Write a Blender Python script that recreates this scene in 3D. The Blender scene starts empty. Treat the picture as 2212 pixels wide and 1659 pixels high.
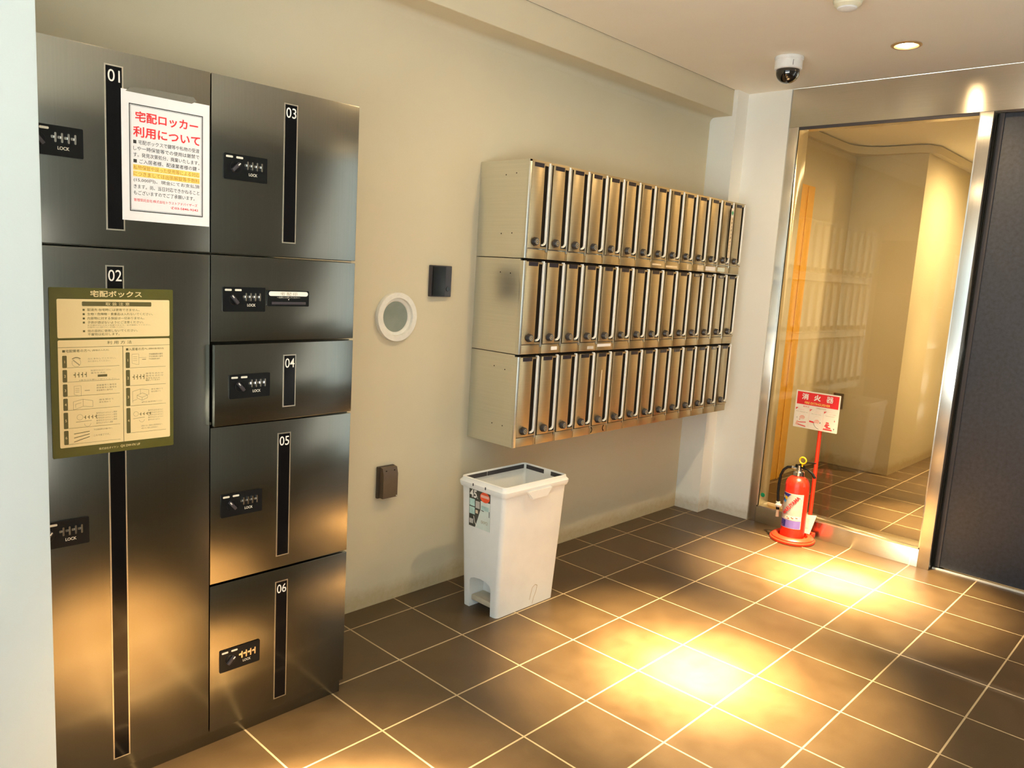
import bpy, bmesh, math, random
from mathutils import Matrix, Vector
random.seed(7)
SC = bpy.context.scene
COL = SC.collection
PI = math.pi

# ------------------------------------------------------------------ camera
cam_d = bpy.data.cameras.new('camera')
cam = bpy.data.objects.new('camera', cam_d)
COL.objects.link(cam)
right = Vector((0.690137, -0.721241, 0.059351))
down = Vector((-0.064741, -0.143217, -0.987572))
fwd = Vector((0.720777, 0.677717, -0.145533))
m = Matrix.Identity(4)
for r in range(3):
    m[r][0] = right[r]; m[r][1] = -down[r]; m[r][2] = -fwd[r]
m[0][3], m[1][3], m[2][3] = -1.638049, -2.303799, 1.384775
cam.matrix_world = m
cam_d.sensor_width = 36.0
cam_d.lens = 27.2765
cam_d.clip_start = 0.05
SC.camera = cam

# ------------------------------------------------------------------ world + exposure
w = bpy.data.worlds.new('daylight_sky')
SC.world = w
w.use_nodes = True
bg = w.node_tree.nodes['Background']
bg.inputs['Color'].default_value = (0.84, 0.98, 1.0, 1)
bg.inputs['Strength'].default_value = 1.7
vs = SC.view_settings
vs.view_transform = 'Standard'; vs.look = 'None'; vs.gamma = 1; vs.use_curve_mapping = False
vs.exposure = 0.38
cy = SC.cycles
cy.use_denoising = True
cy.max_bounces = 10; cy.diffuse_bounces = 6; cy.glossy_bounces = 5; cy.transparent_max_bounces = 12
cy.sample_clamp_indirect = 6.0
cy.caustics_reflective = False; cy.caustics_refractive = False

# sun behind the building: it only reaches the pavement outside
sun_d = bpy.data.lights.new('sun', 'SUN'); sun_d.energy = 42.0; sun_d.angle = 0.02; sun_d.color = (1.0, 0.97, 0.92)
sun = bpy.data.objects.new('sun', sun_d); COL.objects.link(sun)
sun.rotation_euler = Vector((0.45, 0.35, 1.0)).to_track_quat('Z', 'Y').to_euler()

LAMP_COL = (1.0, 0.72, 0.38)
LAMP_X = (-0.76, 0.76, 2.085, 3.52, 4.95)
LAMP_Y = -1.04
CEIL = 2.455

# ------------------------------------------------------------------ materials
MATS = {}
def new_mat(name):
    mt = bpy.data.materials.new(name); mt.use_nodes = True
    MATS[name] = mt
    nt = mt.node_tree
    return mt, nt, nt.nodes['Principled BSDF'], nt.nodes.new('ShaderNodeTexCoord')
def noise(nt, vec, scale, detail=3, rough=0.6, stretch=None):
    n = nt.nodes.new('ShaderNodeTexNoise')
    n.inputs['Scale'].default_value = scale; n.inputs['Detail'].default_value = detail
    n.inputs['Roughness'].default_value = rough
    if stretch:
        mp = nt.nodes.new('ShaderNodeMapping'); mp.inputs['Scale'].default_value = stretch
        nt.links.new(vec, mp.inputs['Vector']); vec = mp.outputs['Vector']
    nt.links.new(vec, n.inputs['Vector'])
    return n.outputs['Fac']
def ramp(nt, fac, stops):
    r = nt.nodes.new('ShaderNodeValToRGB')
    el = r.color_ramp.elements
    while len(el) < len(stops): el.new(0.5)
    for e, (p, c) in zip(el, stops):
        e.position = p; e.color = (*c, 1) if len(c) == 3 else c
    nt.links.new(fac, r.inputs['Fac'])
    return r.outputs['Color']
def mixc(nt, fac, a, b):
    n = nt.nodes.new('ShaderNodeMix'); n.data_type = 'RGBA'
    for s, v in ((0, fac), (6, a), (7, b)):
        if hasattr(v, 'is_output'): nt.links.new(v, n.inputs[s])
        else: n.inputs[s].default_value = v if s == 0 else (*v, 1)
    return n.outputs[2]
def mth(nt, op, a, b=None, c=None):
    n = nt.nodes.new('ShaderNodeMath'); n.operation = op
    for i, v in enumerate((a, b, c)):
        if v is None: continue
        if hasattr(v, 'is_output'): nt.links.new(v, n.inputs[i])
        else: n.inputs[i].default_value = v
    return n.outputs[0]
def bump(nt, p, h, strength, dist):
    b = nt.nodes.new('ShaderNodeBump'); b.inputs['Strength'].default_value = strength
    b.inputs['Distance'].default_value = dist
    nt.links.new(h, b.inputs['Height']); nt.links.new(b.outputs['Normal'], p.inputs['Normal'])

def plain(name, col, rough=0.5, metal=0.0, var=0.06, nscale=30, spec=0.5, coat=0.0):
    mt, nt, p, tc = new_mat(name)
    f = noise(nt, tc.outputs['Object'], nscale)
    lo = tuple(max(0, c * (1 - var)) for c in col); hi = tuple(min(1, c * (1 + var)) for c in col)
    nt.links.new(ramp(nt, f, [(0.3, lo), (0.7, hi)]), p.inputs['Base Color'])
    p.inputs['Roughness'].default_value = rough; p.inputs['Metallic'].default_value = metal
    p.inputs['Specular IOR Level'].default_value = spec
    p.inputs['Coat Weight'].default_value = coat
    return mt
def brushed(name, col, rough, axis, aniso=0.6, amp=0.03):
    """brushed metal: highlights stretch along axis (0, 1 or 2), brush marks run across it"""
    mt, nt, p, tc = new_mat(name)
    st = [3, 3, 3]; st[axis] = 260
    f = noise(nt, tc.outputs['Object'], 1.0, 2, 0.5, st)
    lo = tuple(c * (1 - amp) for c in col); hi = tuple(c * (1 + amp) for c in col)
    nt.links.new(ramp(nt, f, [(0.3, lo), (0.7, hi)]), p.inputs['Base Color'])
    p.inputs['Metallic'].default_value = 1.0
    p.inputs['Roughness'].default_value = rough
    p.inputs['Anisotropic'].default_value = aniso
    cb = nt.nodes.new('ShaderNodeCombineXYZ'); cb.inputs[axis].default_value = 1.0
    nt.links.new(cb.outputs[0], p.inputs['Tangent'])
    return mt

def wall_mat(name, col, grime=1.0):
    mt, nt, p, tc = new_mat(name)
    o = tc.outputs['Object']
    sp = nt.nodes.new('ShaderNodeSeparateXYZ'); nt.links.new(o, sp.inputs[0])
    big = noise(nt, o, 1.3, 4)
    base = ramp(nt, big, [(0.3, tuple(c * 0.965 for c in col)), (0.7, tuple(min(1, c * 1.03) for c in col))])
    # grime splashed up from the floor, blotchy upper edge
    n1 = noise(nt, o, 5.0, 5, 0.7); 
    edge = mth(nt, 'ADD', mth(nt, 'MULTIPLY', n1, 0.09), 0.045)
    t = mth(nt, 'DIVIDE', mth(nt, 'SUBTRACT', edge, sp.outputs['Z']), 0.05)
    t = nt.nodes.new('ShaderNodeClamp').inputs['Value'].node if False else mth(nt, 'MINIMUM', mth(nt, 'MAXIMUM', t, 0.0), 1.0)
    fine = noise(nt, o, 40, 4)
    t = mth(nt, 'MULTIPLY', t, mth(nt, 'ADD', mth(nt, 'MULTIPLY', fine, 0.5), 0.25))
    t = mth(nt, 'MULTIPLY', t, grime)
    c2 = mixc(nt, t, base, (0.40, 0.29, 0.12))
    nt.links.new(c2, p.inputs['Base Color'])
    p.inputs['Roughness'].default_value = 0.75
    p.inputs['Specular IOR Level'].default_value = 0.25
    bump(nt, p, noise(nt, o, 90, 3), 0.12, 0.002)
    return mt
wall_mat('wall_paint', (0.635, 0.575, 0.42))
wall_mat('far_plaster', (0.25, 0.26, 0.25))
wall_mat('white_wall_paint', (0.86, 0.87, 0.83), 0.8)
wall_mat('pillar_paint', (0.42, 0.475, 0.475), 0.3)
plain('ceiling_paint', (0.93, 0.90, 0.80), 0.8, var=0.015, nscale=3, spec=0.2)
plain('gap_shade', (0.03, 0.028, 0.022), 0.8)  # near-black colour standing in for shade inside gaps
plain('pavement', (0.62, 0.62, 0.60), 0.8, nscale=5)
plain('far_panel_light', (0.34, 0.37, 0.38), 0.6, var=0.1, nscale=2)
plain('far_panel_dark', (0.10, 0.10, 0.095), 0.6)
plain('orange_door_paint', (0.85, 0.47, 0.06), 0.45)

def floor_mat():
    mt, nt, p, tc = new_mat('floor_tile')
    o = tc.outputs['Object']
    sp = nt.nodes.new('ShaderNodeSeparateXYZ'); nt.links.new(o, sp.inputs[0])
    T = 0.3
    def line(axis, half):
        u = mth(nt, 'DIVIDE', sp.outputs[axis], T)
        f = mth(nt, 'FRACT', mth(nt, 'ADD', u, 0.5))
        d = mth(nt, 'ABSOLUTE', mth(nt, 'SUBTRACT', f, 0.5))   # 0 at grout
        return mth(nt, 'MULTIPLY', d, T), mth(nt, 'FLOOR', u)
    dx, ix = line(0, 0); dy, iy = line(1, 0)
    d = mth(nt, 'MINIMUM', dx, dy)
    g = mth(nt, 'MINIMUM', mth(nt, 'MAXIMUM', mth(nt, 'DIVIDE', mth(nt, 'SUBTRACT', 0.0034, d), 0.0010), 0.0), 1.0)
    cell = nt.nodes.new('ShaderNodeCombineXYZ'); nt.links.new(ix, cell.inputs[0]); nt.links.new(iy, cell.inputs[1])
    wn = nt.nodes.new('ShaderNodeTexWhiteNoise'); wn.noise_dimensions = '2D'; nt.links.new(cell.outputs[0], wn.inputs['Vector'])
    cl = noise(nt, o, 7, 6, 0.65); sp2 = noise(nt, o, 160, 4, 0.7)
    a = ramp(nt, cl, [(0.3, (0.062, 0.037, 0.015)), (0.7, (0.092, 0.058, 0.025))])
    a = mixc(nt, mth(nt, 'MULTIPLY', wn.outputs['Value'], 0.35), a, (0.074, 0.050, 0.028))
    a = mixc(nt, mth(nt, 'MULTIPLY', mth(nt, 'GREATER_THAN', sp2, 0.66), 0.25), a, (0.15, 0.115, 0.07))
    gc = mixc(nt, noise(nt, o, 12, 3), (0.34, 0.26, 0.15), (0.44, 0.35, 0.22))
    nt.links.new(mixc(nt, g, a, gc), p.inputs['Base Color'])
    r = mth(nt, 'ADD', mth(nt, 'MULTIPLY', cl, 0.16), 0.30)
    nt.links.new(mth(nt, 'ADD', r, mth(nt, 'MULTIPLY', g, 0.3)), p.inputs['Roughness'])
    p.inputs['Specular IOR Level'].default_value = 0.45
    h = mth(nt, 'SUBTRACT', mth(nt, 'MULTIPLY', sp2, 0.25), g)
    bump(nt, p, h, 0.35, 0.0015)
floor_mat()

brushed('frame_steel_h', (0.80, 0.76, 0.68), 0.27, 2, 1.0)
brushed('frame_steel_v', (0.82, 0.80, 0.75), 0.27, 1, 1.0)
brushed('locker_steel', (0.222, 0.216, 0.186), 0.20, 0, 0.45)
brushed('locker_trim', (0.72, 0.68, 0.58), 0.35, 2, 0.3)
brushed('box_reflect_steel', (0.50, 0.40, 0.245), 0.38, 2, 0.7)  # stainless fronts: brown of warm reflections put into the base colour
brushed('box_side_steel', (0.74, 0.74, 0.68), 0.30, 2, 0.4)
plain('glint_steel', (0.90, 0.89, 0.84), 0.38, 0.25, var=0.03)  # pale, barely metallic steel: reflected daylight put into the colour
plain('chrome', (0.8, 0.78, 0.74), 0.15, 1.0)
plain('recess_dark', (0.008, 0.006, 0.004), 0.8, spec=0.1)
plain('strip_black', (0.004, 0.004, 0.005), 0.10, spec=0.32)
plain('black_plastic', (0.006, 0.007, 0.008), 0.35, spec=0.2)
plain('dial_black', (0.02, 0.018, 0.02), 0.3)
plain('plate_dark', (0.02, 0.015, 0.022), 0.28)
plain('charcoal_plastic', (0.035, 0.032, 0.040), 0.5)
plain('brown_plastic', (0.105, 0.072, 0.045), 0.45)
plain('dark_brown_plastic', (0.05, 0.036, 0.024), 0.5)
plain('door_charcoal', (0.032, 0.038, 0.055), 0.55, var=0.25, nscale=60)
plain('white_print', (0.82, 0.80, 0.74), 0.5, var=0.02)
plain('silver_print', (0.66, 0.64, 0.54), 0.4, var=0.05)
plain('paper_white', (0.80, 0.79, 0.80), 0.7, var=0.02)
plain('ink_black', (0.02, 0.02, 0.02), 0.6)
plain('ink_red', (0.72, 0.02, 0.025), 0.6)
plain('ink_orange', (0.42, 0.16, 0.02), 0.6)
plain('highlight_yellow', (0.85, 0.62, 0.14), 0.7)
plain('tape_clear', (0.17, 0.16, 0.13), 0.25)
plain('board_olive', (0.085, 0.080, 0.014), 0.35)
plain('board_cream', (0.76, 0.60, 0.31), 0.40, var=0.03, nscale=4)
plain('board_ink', (0.10, 0.085, 0.02), 0.5)
plain('board_grey_ink', (0.32, 0.26, 0.14), 0.5)
plain('pipe_white', (0.78, 0.76, 0.68), 0.4)
plain('vent_grey', (0.20, 0.23, 0.19), 0.35, var=0.15, nscale=8)
plain('bin_plastic', (0.82, 0.82, 0.79), 0.42, var=0.03, nscale=9)
plain('bin_pedal', (0.50, 0.44, 0.33), 0.5)
plain('rubber_dark', (0.05, 0.045, 0.05), 0.7)
plain('stain_brown', (0.52, 0.42, 0.28), 0.6)
plain('red_paint', (0.85, 0.022, 0.008), 0.28, var=0.03, coat=0.3)
plain('red_plastic', (0.85, 0.045, 0.012), 0.38, var=0.04)
plain('sign_white', (0.84, 0.80, 0.70), 0.45, var=0.02)
plain('sign_pink', (0.80, 0.45, 0.36), 0.5)
plain('yellow_plastic', (0.85, 0.50, 0.01), 0.4)
plain('label_blue', (0.03, 0.03, 0.28), 0.4)
plain('label_violet', (0.22, 0.17, 0.58), 0.4)
plain('label_sky', (0.02, 0.28, 0.75), 0.4)
plain('label_silver', (0.52, 0.50, 0.46), 0.35, var=0.12)
plain('sticker_green', (0.0, 0.30, 0.12), 0.5)
plain('sticker_teal', (0.45, 0.66, 0.60), 0.5, var=0.15)
plain('sticker_dark', (0.06, 0.06, 0.045), 0.5, var=0.3)
plain('sticker_pale', (0.66, 0.74, 0.68), 0.5, var=0.06)
plain('sticker_orange', (0.85, 0.10, 0.03), 0.5)
plain('cream_tape', (0.72, 0.60, 0.42), 0.4, var=0.1)
plain('camera_white', (0.82, 0.84, 0.84), 0.35)
plain('smoked_dome', (0.008, 0.006, 0.005), 0.06, spec=0.7, coat=0.5)
plain('detector_cream', (0.74, 0.72, 0.55), 0.45)
plain('trim_brass', (0.55, 0.38, 0.20), 0.35, 0.6)

def emis(name, col, s):
    mt, nt, p, tc = new_mat(name)
    p.inputs['Base Color'].default_value = (*col, 1)
    p.inputs['Emission Color'].default_value = (*col, 1); p.inputs['Emission Strength'].default_value = s
emis('lamp_glow', (1.0, 0.74, 0.42), 30.0)

def glass_mat():
    mt, nt, p, tc = new_mat('pane_glass')
    nt.nodes.remove(p)
    tr = nt.nodes.new('ShaderNodeBsdfTransparent'); tr.inputs[0].default_value = (0.95, 0.93, 0.86, 1)
    gl = nt.nodes.new('ShaderNodeBsdfGlossy'); gl.inputs['Roughness'].default_value = 0.0
    fr = nt.nodes.new('ShaderNodeFresnel'); fr.inputs['IOR'].default_value = 1.52
    mx = nt.nodes.new('ShaderNodeMixShader')
    nt.links.new(fr.outputs[0], mx.inputs[0]); nt.links.new(tr.outputs[0], mx.inputs[1]); nt.links.new(gl.outputs[0], mx.inputs[2])
    nt.links.new(mx.outputs[0], nt.nodes['Material Output'].inputs['Surface'])
glass_mat()

# ------------------------------------------------------------------ mesh helpers
def frame(o, u, w_):
    """plane frame: local (a, b, c) -> o + a*u + b*w + c*n ; n = outward normal u x w"""
    u = Vector(u).normalized(); w_ = Vector(w_).normalized(); n = u.cross(w_)
    mm = Matrix.Identity(4)
    for r in range(3):
        mm[r][0], mm[r][1], mm[r][2], mm[r][3] = u[r], w_[r], n[r], o[r]
    return mm
TXT = {}
def text_geo(s, bold):
    k = (s, bold)
    if k in TXT: return TXT[k]
    c = bpy.data.curves.new('t', 'FONT'); c.body = s; c.size = 1.0
    cjk = any(ord(q) > 0x2fff for q in s)
    # swelling the outlines breaks dense characters, so only the headings are bold
    c.resolution_u = 2 if cjk else 6
    c.offset = bold if not cjk or s in ('宅配ロッカー', '利用について', '宅配ボックス', '消', '火', '器') else 0.0
    o = bpy.data.objects.new('t', c); COL.objects.link(o)
    dg = bpy.context.evaluated_depsgraph_get(); dg.update()
    me = o.evaluated_get(dg).to_mesh()
    vs_ = [v.co.copy() for v in me.vertices]; fs = [list(p.vertices) for p in me.polygons]
    o.evaluated_get(dg).to_mesh_clear()
    bpy.data.objects.remove(o); bpy.data.curves.remove(c)
    if vs_:
        x0 = min(v.x for v in vs_); x1 = max(v.x for v in vs_); y0 = min(v.y for v in vs_); y1 = max(v.y for v in vs_)
    else: x0 = x1 = y0 = y1 = 0
    TXT[k] = (vs_, fs, x0, x1, y0, y1)
    return TXT[k]

class MB:
    def __init__(self, X=None):
        self.v = []; self.f = []; self.m = []; self.mats = []; self.X = X or Matrix.Identity(4)
    def mi(self, mat):
        if mat not in self.mats: self.mats.append(mat)
        return self.mats.index(mat)
    def add(self, vs_, fs, mat, X=None):
        T = self.X @ X if X is not None else self.X
        n = len(self.v); i = self.mi(mat)
        self.v += [T @ Vector(q) for q in vs_]
        for f in fs:
            self.f.append([n + a for a in f]); self.m.append(i)
        return self
    def box(self, x0, x1, y0, y1, z0, z1, mat, bev=0.0, X=None):
        if x0 > x1: x0, x1 = x1, x0
        if y0 > y1: y0, y1 = y1, y0
        if z0 > z1: z0, z1 = z1, z0
        if not bev:
            vs_ = [(x, y, z) for x in (x0, x1) for y in (y0, y1) for z in (z0, z1)]
            fs = [(0, 1, 3, 2), (4, 6, 7, 5), (0, 4, 5, 1), (2, 3, 7, 6), (0, 2, 6, 4), (1, 5, 7, 3)]
            return self.add(vs_, fs, mat, X)
        bm = bmesh.new()
        bmesh.ops.create_cube(bm, size=1)
        for v in bm.verts:
            v.co = Vector(((x0 + x1) / 2 + v.co.x * (x1 - x0), (y0 + y1) / 2 + v.co.y * (y1 - y0), (z0 + z1) / 2 + v.co.z * (z1 - z0)))
        bmesh.ops.bevel(bm, geom=bm.edges[:], offset=bev, segments=2, affect='EDGES', profile=0.6)
        self.bm(bm, mat, X); bm.free()
        return self
    def bm(self, bm, mat, X=None):
        bm.verts.index_update()
        return self.add([v.co.copy() for v in bm.verts], [[v.index for v in f.verts] for f in bm.faces], mat, X)
    def prism(self, pts, h0, h1, mat, X=None):
        """polygon pts in (a, b), extruded along c from h0 to h1"""
        n = len(pts)
        vs_ = [(a, b, h0) for a, b in pts] + [(a, b, h1) for a, b in pts]
        fs = [list(range(n - 1, -1, -1)), list(range(n, 2 * n))] + [[i, (i + 1) % n, n + (i + 1) % n, n + i] for i in range(n)]
        return self.add(vs_, fs, mat, X)
    def flat(self, pts, c, mat, X=None):
        return self.add([(a, b, c) for a, b in pts], [list(range(len(pts)))], mat, X)
    def rect(self, a0, a1, b0, b1, c, mat, X=None):
        return self.flat([(a0, b0), (a1, b0), (a1, b1), (a0, b1)], c, mat, X)
    def rrect(self, a0, a1, b0, b1, r, h0, h1, mat, X=None, seg=4):
        return self.prism(rr(a0, a1, b0, b1, r, seg), h0, h1, mat, X)
    def line(self, p, q, wd, c, mat, X=None):
        p = Vector(p); q = Vector(q); d = (q - p); 
        if d.length < 1e-9: return self
        d.normalize(); s = Vector((-d.y, d.x)) * wd / 2
        return self.flat([tuple(p + s), tuple(p - s), tuple(q - s), tuple(q + s)][::-1], c, mat, X)
    def arc(self, cx, cy, r, a0, a1, wd, c, mat, X=None, n=12):
        for i in range(n):
            t0 = a0 + (a1 - a0) * i / n; t1 = a0 + (a1 - a0) * (i + 1) / n
            self.line((cx + r * math.cos(t0), cy + r * math.sin(t0)), (cx + r * math.cos(t1), cy + r * math.sin(t1)), wd, c, mat, X)
        return self
    def disc(self, cx, cy, r, c, mat, X=None, n=24):
        return self.flat([(cx + r * math.cos(2 * PI * i / n), cy + r * math.sin(2 * PI * i / n)) for i in range(n)], c, mat, X)
    def text(self, s, a, b, h, mat, X=None, c=0.0, width=None, align='L', bold=0.0):
        """h = glyph height of the whole line's box; width squeezes to fit"""
        vs_, fs, x0, x1, y0, y1 = text_geo(s, bold)
        if not vs_ or y1 <= y0: return self
        sy = h / (y1 - y0); sx = sy if width is None else width / (x1 - x0)
        wd = (x1 - x0) * sx
        off = {'L': 0, 'C': -wd / 2, 'R': -wd}[align]
        return self.add([((v.x - x0) * sx + a + off, (v.y - y0) * sy + b, c) for v in vs_], fs, mat, X)
    def lathe(self, prof, mat, X=None, n=32, cap=False):
        """profile [(r, z)] about the local z axis"""
        vs_ = []; fs = []
        for r, z in prof:
            for i in range(n):
                t = 2 * PI * i / n; vs_.append((r * math.cos(t), r * math.sin(t), z))
        for k in range(len(prof) - 1):
            for i in range(n):
                j = (i + 1) % n
                fs.append([k * n + i, k * n + j, (k + 1) * n + j, (k + 1) * n + i])
        if cap:
            fs.append([i for i in range(n)][::-1]); fs.append([(len(prof) - 1) * n + i for i in range(n)])
        return self.add(vs_, fs, mat, X)
    def tube(self, pts, r, mat, X=None, n=10, rs=None):
        pts = [Vector(p) for p in pts]; vs_ = []; fs = []
        t0 = (pts[1] - pts[0]).normalized()
        up = Vector((0, 0, 1)) if abs(t0.z) < 0.9 else Vector((1, 0, 0))
        s = t0.cross(up).normalized()
        for k, p in enumerate(pts):
            t = ((pts[k + 1] if k + 1 < len(pts) else p) - (pts[k - 1] if k else p)).normalized()
            s = (s - t * s.dot(t)).normalized(); b = t.cross(s)
            rad = rs[k] if rs else r
            for i in range(n):
                a = 2 * PI * i / n; vs_.append(tuple(p + (s * math.cos(a) + b * math.sin(a)) * rad))
        for k in range(len(pts) - 1):
            for i in range(n):
                j = (i + 1) % n
                fs.append([k * n + i, k * n + j, (k + 1) * n + j, (k + 1) * n + i])
        fs.append(list(range(n))[::-1]); fs.append([(len(pts) - 1) * n + i for i in range(n)])
        return self.add(vs_, fs, mat, X)
    def mesh(self, name):
        me = bpy.data.meshes.new(name)
        me.from_pydata([tuple(v) for v in self.v], [], self.f)
        for mt in self.mats: me.materials.append(MATS[mt])
        for p, i in zip(me.polygons, self.m): p.material_index = i
        me.update(); me.validate()
        if len(me.polygons):
            me.shade_smooth(); me.set_sharp_from_angle(angle=math.radians(35))
        return me
def rr(a0, a1, b0, b1, r, seg=4):
    pts = []
    for cx, cy_, t in ((a1 - r, b0 + r, -PI / 2), (a1 - r, b1 - r, 0), (a0 + r, b1 - r, PI / 2), (a0 + r, b0 + r, PI)):
        for i in range(seg + 1):
            q = t + PI / 2 * i / seg; pts.append((cx + r * math.cos(q), cy_ + r * math.sin(q)))
    return pts

def part(name, mb, parent=None, label=None):
    o = bpy.data.objects.new(name, mb.mesh(name) if isinstance(mb, MB) else mb)
    COL.objects.link(o); o.parent = parent
    if label: o['label'] = label
    return o
def thing(name, label, cat, loc=(0, 0, 0), group=None, rz=0.0):
    o = bpy.data.objects.new(name, None); COL.objects.link(o)
    o.empty_display_size = 0.05
    o.location = loc; o.rotation_euler = (0, 0, rz); o['label'] = label; o['category'] = cat
    if group: o['group'] = group
    return o
def tag(o, label, cat, group=None):
    o['label'] = label; o['category'] = cat
    if group: o['group'] = group
    return o
def struct(name, mb):
    o = part(name, mb); o['kind'] = 'structure'; return o
def fix_normals(me):
    bm = bmesh.new(); bm.from_mesh(me)
    bmesh.ops.remove_doubles(bm, verts=bm.verts[:], dist=1e-6)
    bmesh.ops.recalc_face_normals(bm, faces=bm.faces[:]); bm.to_mesh(me); bm.free()
def cut(o, cutters):
    """subtract the MB solids from object o, baked into its mesh"""
    tmp = []
    fix_normals(o.data)
    for c in cutters:
        t = bpy.data.objects.new('c', c.mesh('c')); fix_normals(t.data); t.parent = o.parent; COL.objects.link(t); tmp.append(t)
        md = o.modifiers.new('b', 'BOOLEAN'); md.operation = 'DIFFERENCE'; md.object = t; md.solver = 'EXACT'
    dg = bpy.context.evaluated_depsgraph_get(); dg.update()
    me = bpy.data.meshes.new_from_object(o.evaluated_get(dg))
    o.modifiers.clear(); o.data = me
    for t in tmp: bpy.data.objects.remove(t)
    me.shade_smooth(); me.set_sharp_from_angle(angle=math.radians(35))

# ------------------------------------------------------------------ lamps (halogen downlights in a row)
def spot(x, power, ang, size, blend, col=LAMP_COL):
    l = bpy.data.lights.new('halogen', 'SPOT'); l.energy = power; l.spot_size = math.radians(ang); l.spot_blend = blend
    l.shadow_soft_size = size; l.color = col
    o = bpy.data.objects.new('halogen_light', l); COL.objects.link(o)
    return o
def downlight(x, label, powers, y=LAMP_Y):
    t = thing('downlight', label, 'ceiling light', (x, y, CEIL), 'recessed halogen downlights along the ceiling')
    mb = MB(); mb.lathe([(0.050, 0.0), (0.062, 0.0), (0.063, -0.003), (0.058, -0.006), (0.050, -0.006), (0.047, 0.0), (0.047, 0.002)], 'trim_brass')
    part('trim_ring', mb, t)
    mb = MB(); mb.lathe([(0.0485, 0.0), (0.047, 0.03), (0.040, 0.06), (0.034, 0.075), (0.0, 0.078)], 'trim_brass')
    part('reflector', mb, t)
    mb = MB(); mb.lathe([(0.0, -0.004), (0.016, -0.002), (0.029, 0.005), (0.036, 0.020), (0.032, 0.04)], 'lamp_glow')
    part('bulb', mb, t)
    for pw, ang, bl in powers:
        o = spot(x, pw, ang, 0.03, bl); o.parent = t; o.location = (0, 0, -0.012)
for i, x in enumerate(LAMP_X):
    downlight(x, ('recessed halogen downlight above the pavement end of the lobby',
                  'recessed halogen downlight over the brightest pool of light before the trash bin',
                  'glowing recessed halogen downlight beside the white dome camera',
                  'recessed halogen downlight just behind the glass screen',
                  'recessed halogen downlight deepest in the corridor behind the glass')[i],
              ((8500, 26, 1.0), (1300, 40, 1.0), (10, 120, 1.0)) if i == 0 else ((9000, 11, 1.0), (3800, 21, 1.0), (2300, 38, 1.0), (46, 174, 1.0)) if i < 3 else ((1500, 24, 1.0), (85, 174, 1.0)) if i == 3 else ((300, 60, 1.0), (145, 174, 1.0)))
FILL_LAMPS = ((2.085, -2.60),)  # unseen downlight added to raise the warm ambient light
for i, (x, y) in enumerate(FILL_LAMPS):
    downlight(x, 'unseen downlight added as warm fill before the far wall, in front of the dark door', ((60, 60, 1.0), (20, 174, 1.0)), y)

# ------------------------------------------------------------------ room shell
YW = 0.122          # mailbox wall plane
XB = 2.605          # steel screen plane
struct('floor', MB().box(-1.9, 7.0, -3.6, 0.6, -0.1, 0.0, 'floor_tile'))
struct('floor_bounce_pavement', MB().box(-9.0, -1.902, -9.0, 3.0, -0.12, -0.02, 'pavement').box(-1.901, 3.0, -9.0, -3.605, -0.12, -0.02, 'pavement'))  # unseen paving, added pale to bounce sunlight up to the ceiling
struct('wall_left', MB().box(-1.17, 2.9, YW, YW + 0.3, -0.05, 2.7, 'wall_paint'))
# pier that hides the locker end
struct('wall_front', MB().box(-2.4, -1.173, -0.62, YW + 0.3, -0.05, 2.7, 'pillar_paint', 0.004))
# beam under the ceiling, soffit coved into the wall
prof = [(YW + 0.01, 2.27), (YW, 2.283), (0.1205, 2.295), (0.115, 2.306), (0.106, 2.313), (0.092, 2.316), (0.03, 2.316), (-0.013, 2.316), (-0.015, 2.318), (-0.015, 2.60), (YW + 0.01, 2.60)]
XY = Matrix(((0, 0, 1, 0), (1, 0, 0, 0), (0, 1, 0, 0), (0, 0, 0, 1)))    # (a, b, c) -> (x=c, y=a, z=b)
struct('trim_1', MB(XY).prism(prof, -1.17, 2.474, 'wall_paint'))
# corner column in two steps
mb = MB(); mb.box(2.475, 2.75, -0.04, YW + 0.2, -0.05, 2.7, 'white_wall_paint'); mb.box(2.600, 2.75, -0.2965, -0.04, -0.05, 2.7, 'white_wall_paint')
struct('wall_corner', mb)
ceil_o = struct('ceiling', MB().box(-2.1, 2.6045, -3.6, -0.020, CEIL, CEIL + 0.12, 'ceiling_paint'))
cut(ceil_o, [MB().lathe([(0.0495, CEIL - 0.05), (0.0495, CEIL + 0.085)], 'ceiling_paint', Matrix.Translation((x, LAMP_Y, 0)), 32, True) for x in LAMP_X[:3]] + [MB().lathe([(0.0495, CEIL - 0.05), (0.0495, CEIL + 0.085)], 'ceiling_paint', Matrix.Translation((x, y, 0)), 32, True) for x, y in FILL_LAMPS])
struct('ceiling_gap_shade', MB().box(-2.1, 2.9, -0.3, 0.3, CEIL + 0.121, CEIL + 0.2, 'gap_shade').box(-1.17, 2.474, -0.0195, -0.0155, CEIL + 0.001, CEIL + 0.1205, 'gap_shade'))  # unseen lid against light leaks; dark strip painted as the gap's shade
# wall across the lobby (seen only in the steel)
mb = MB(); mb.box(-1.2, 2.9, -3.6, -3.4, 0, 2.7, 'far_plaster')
struct('wall_right', mb)
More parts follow.
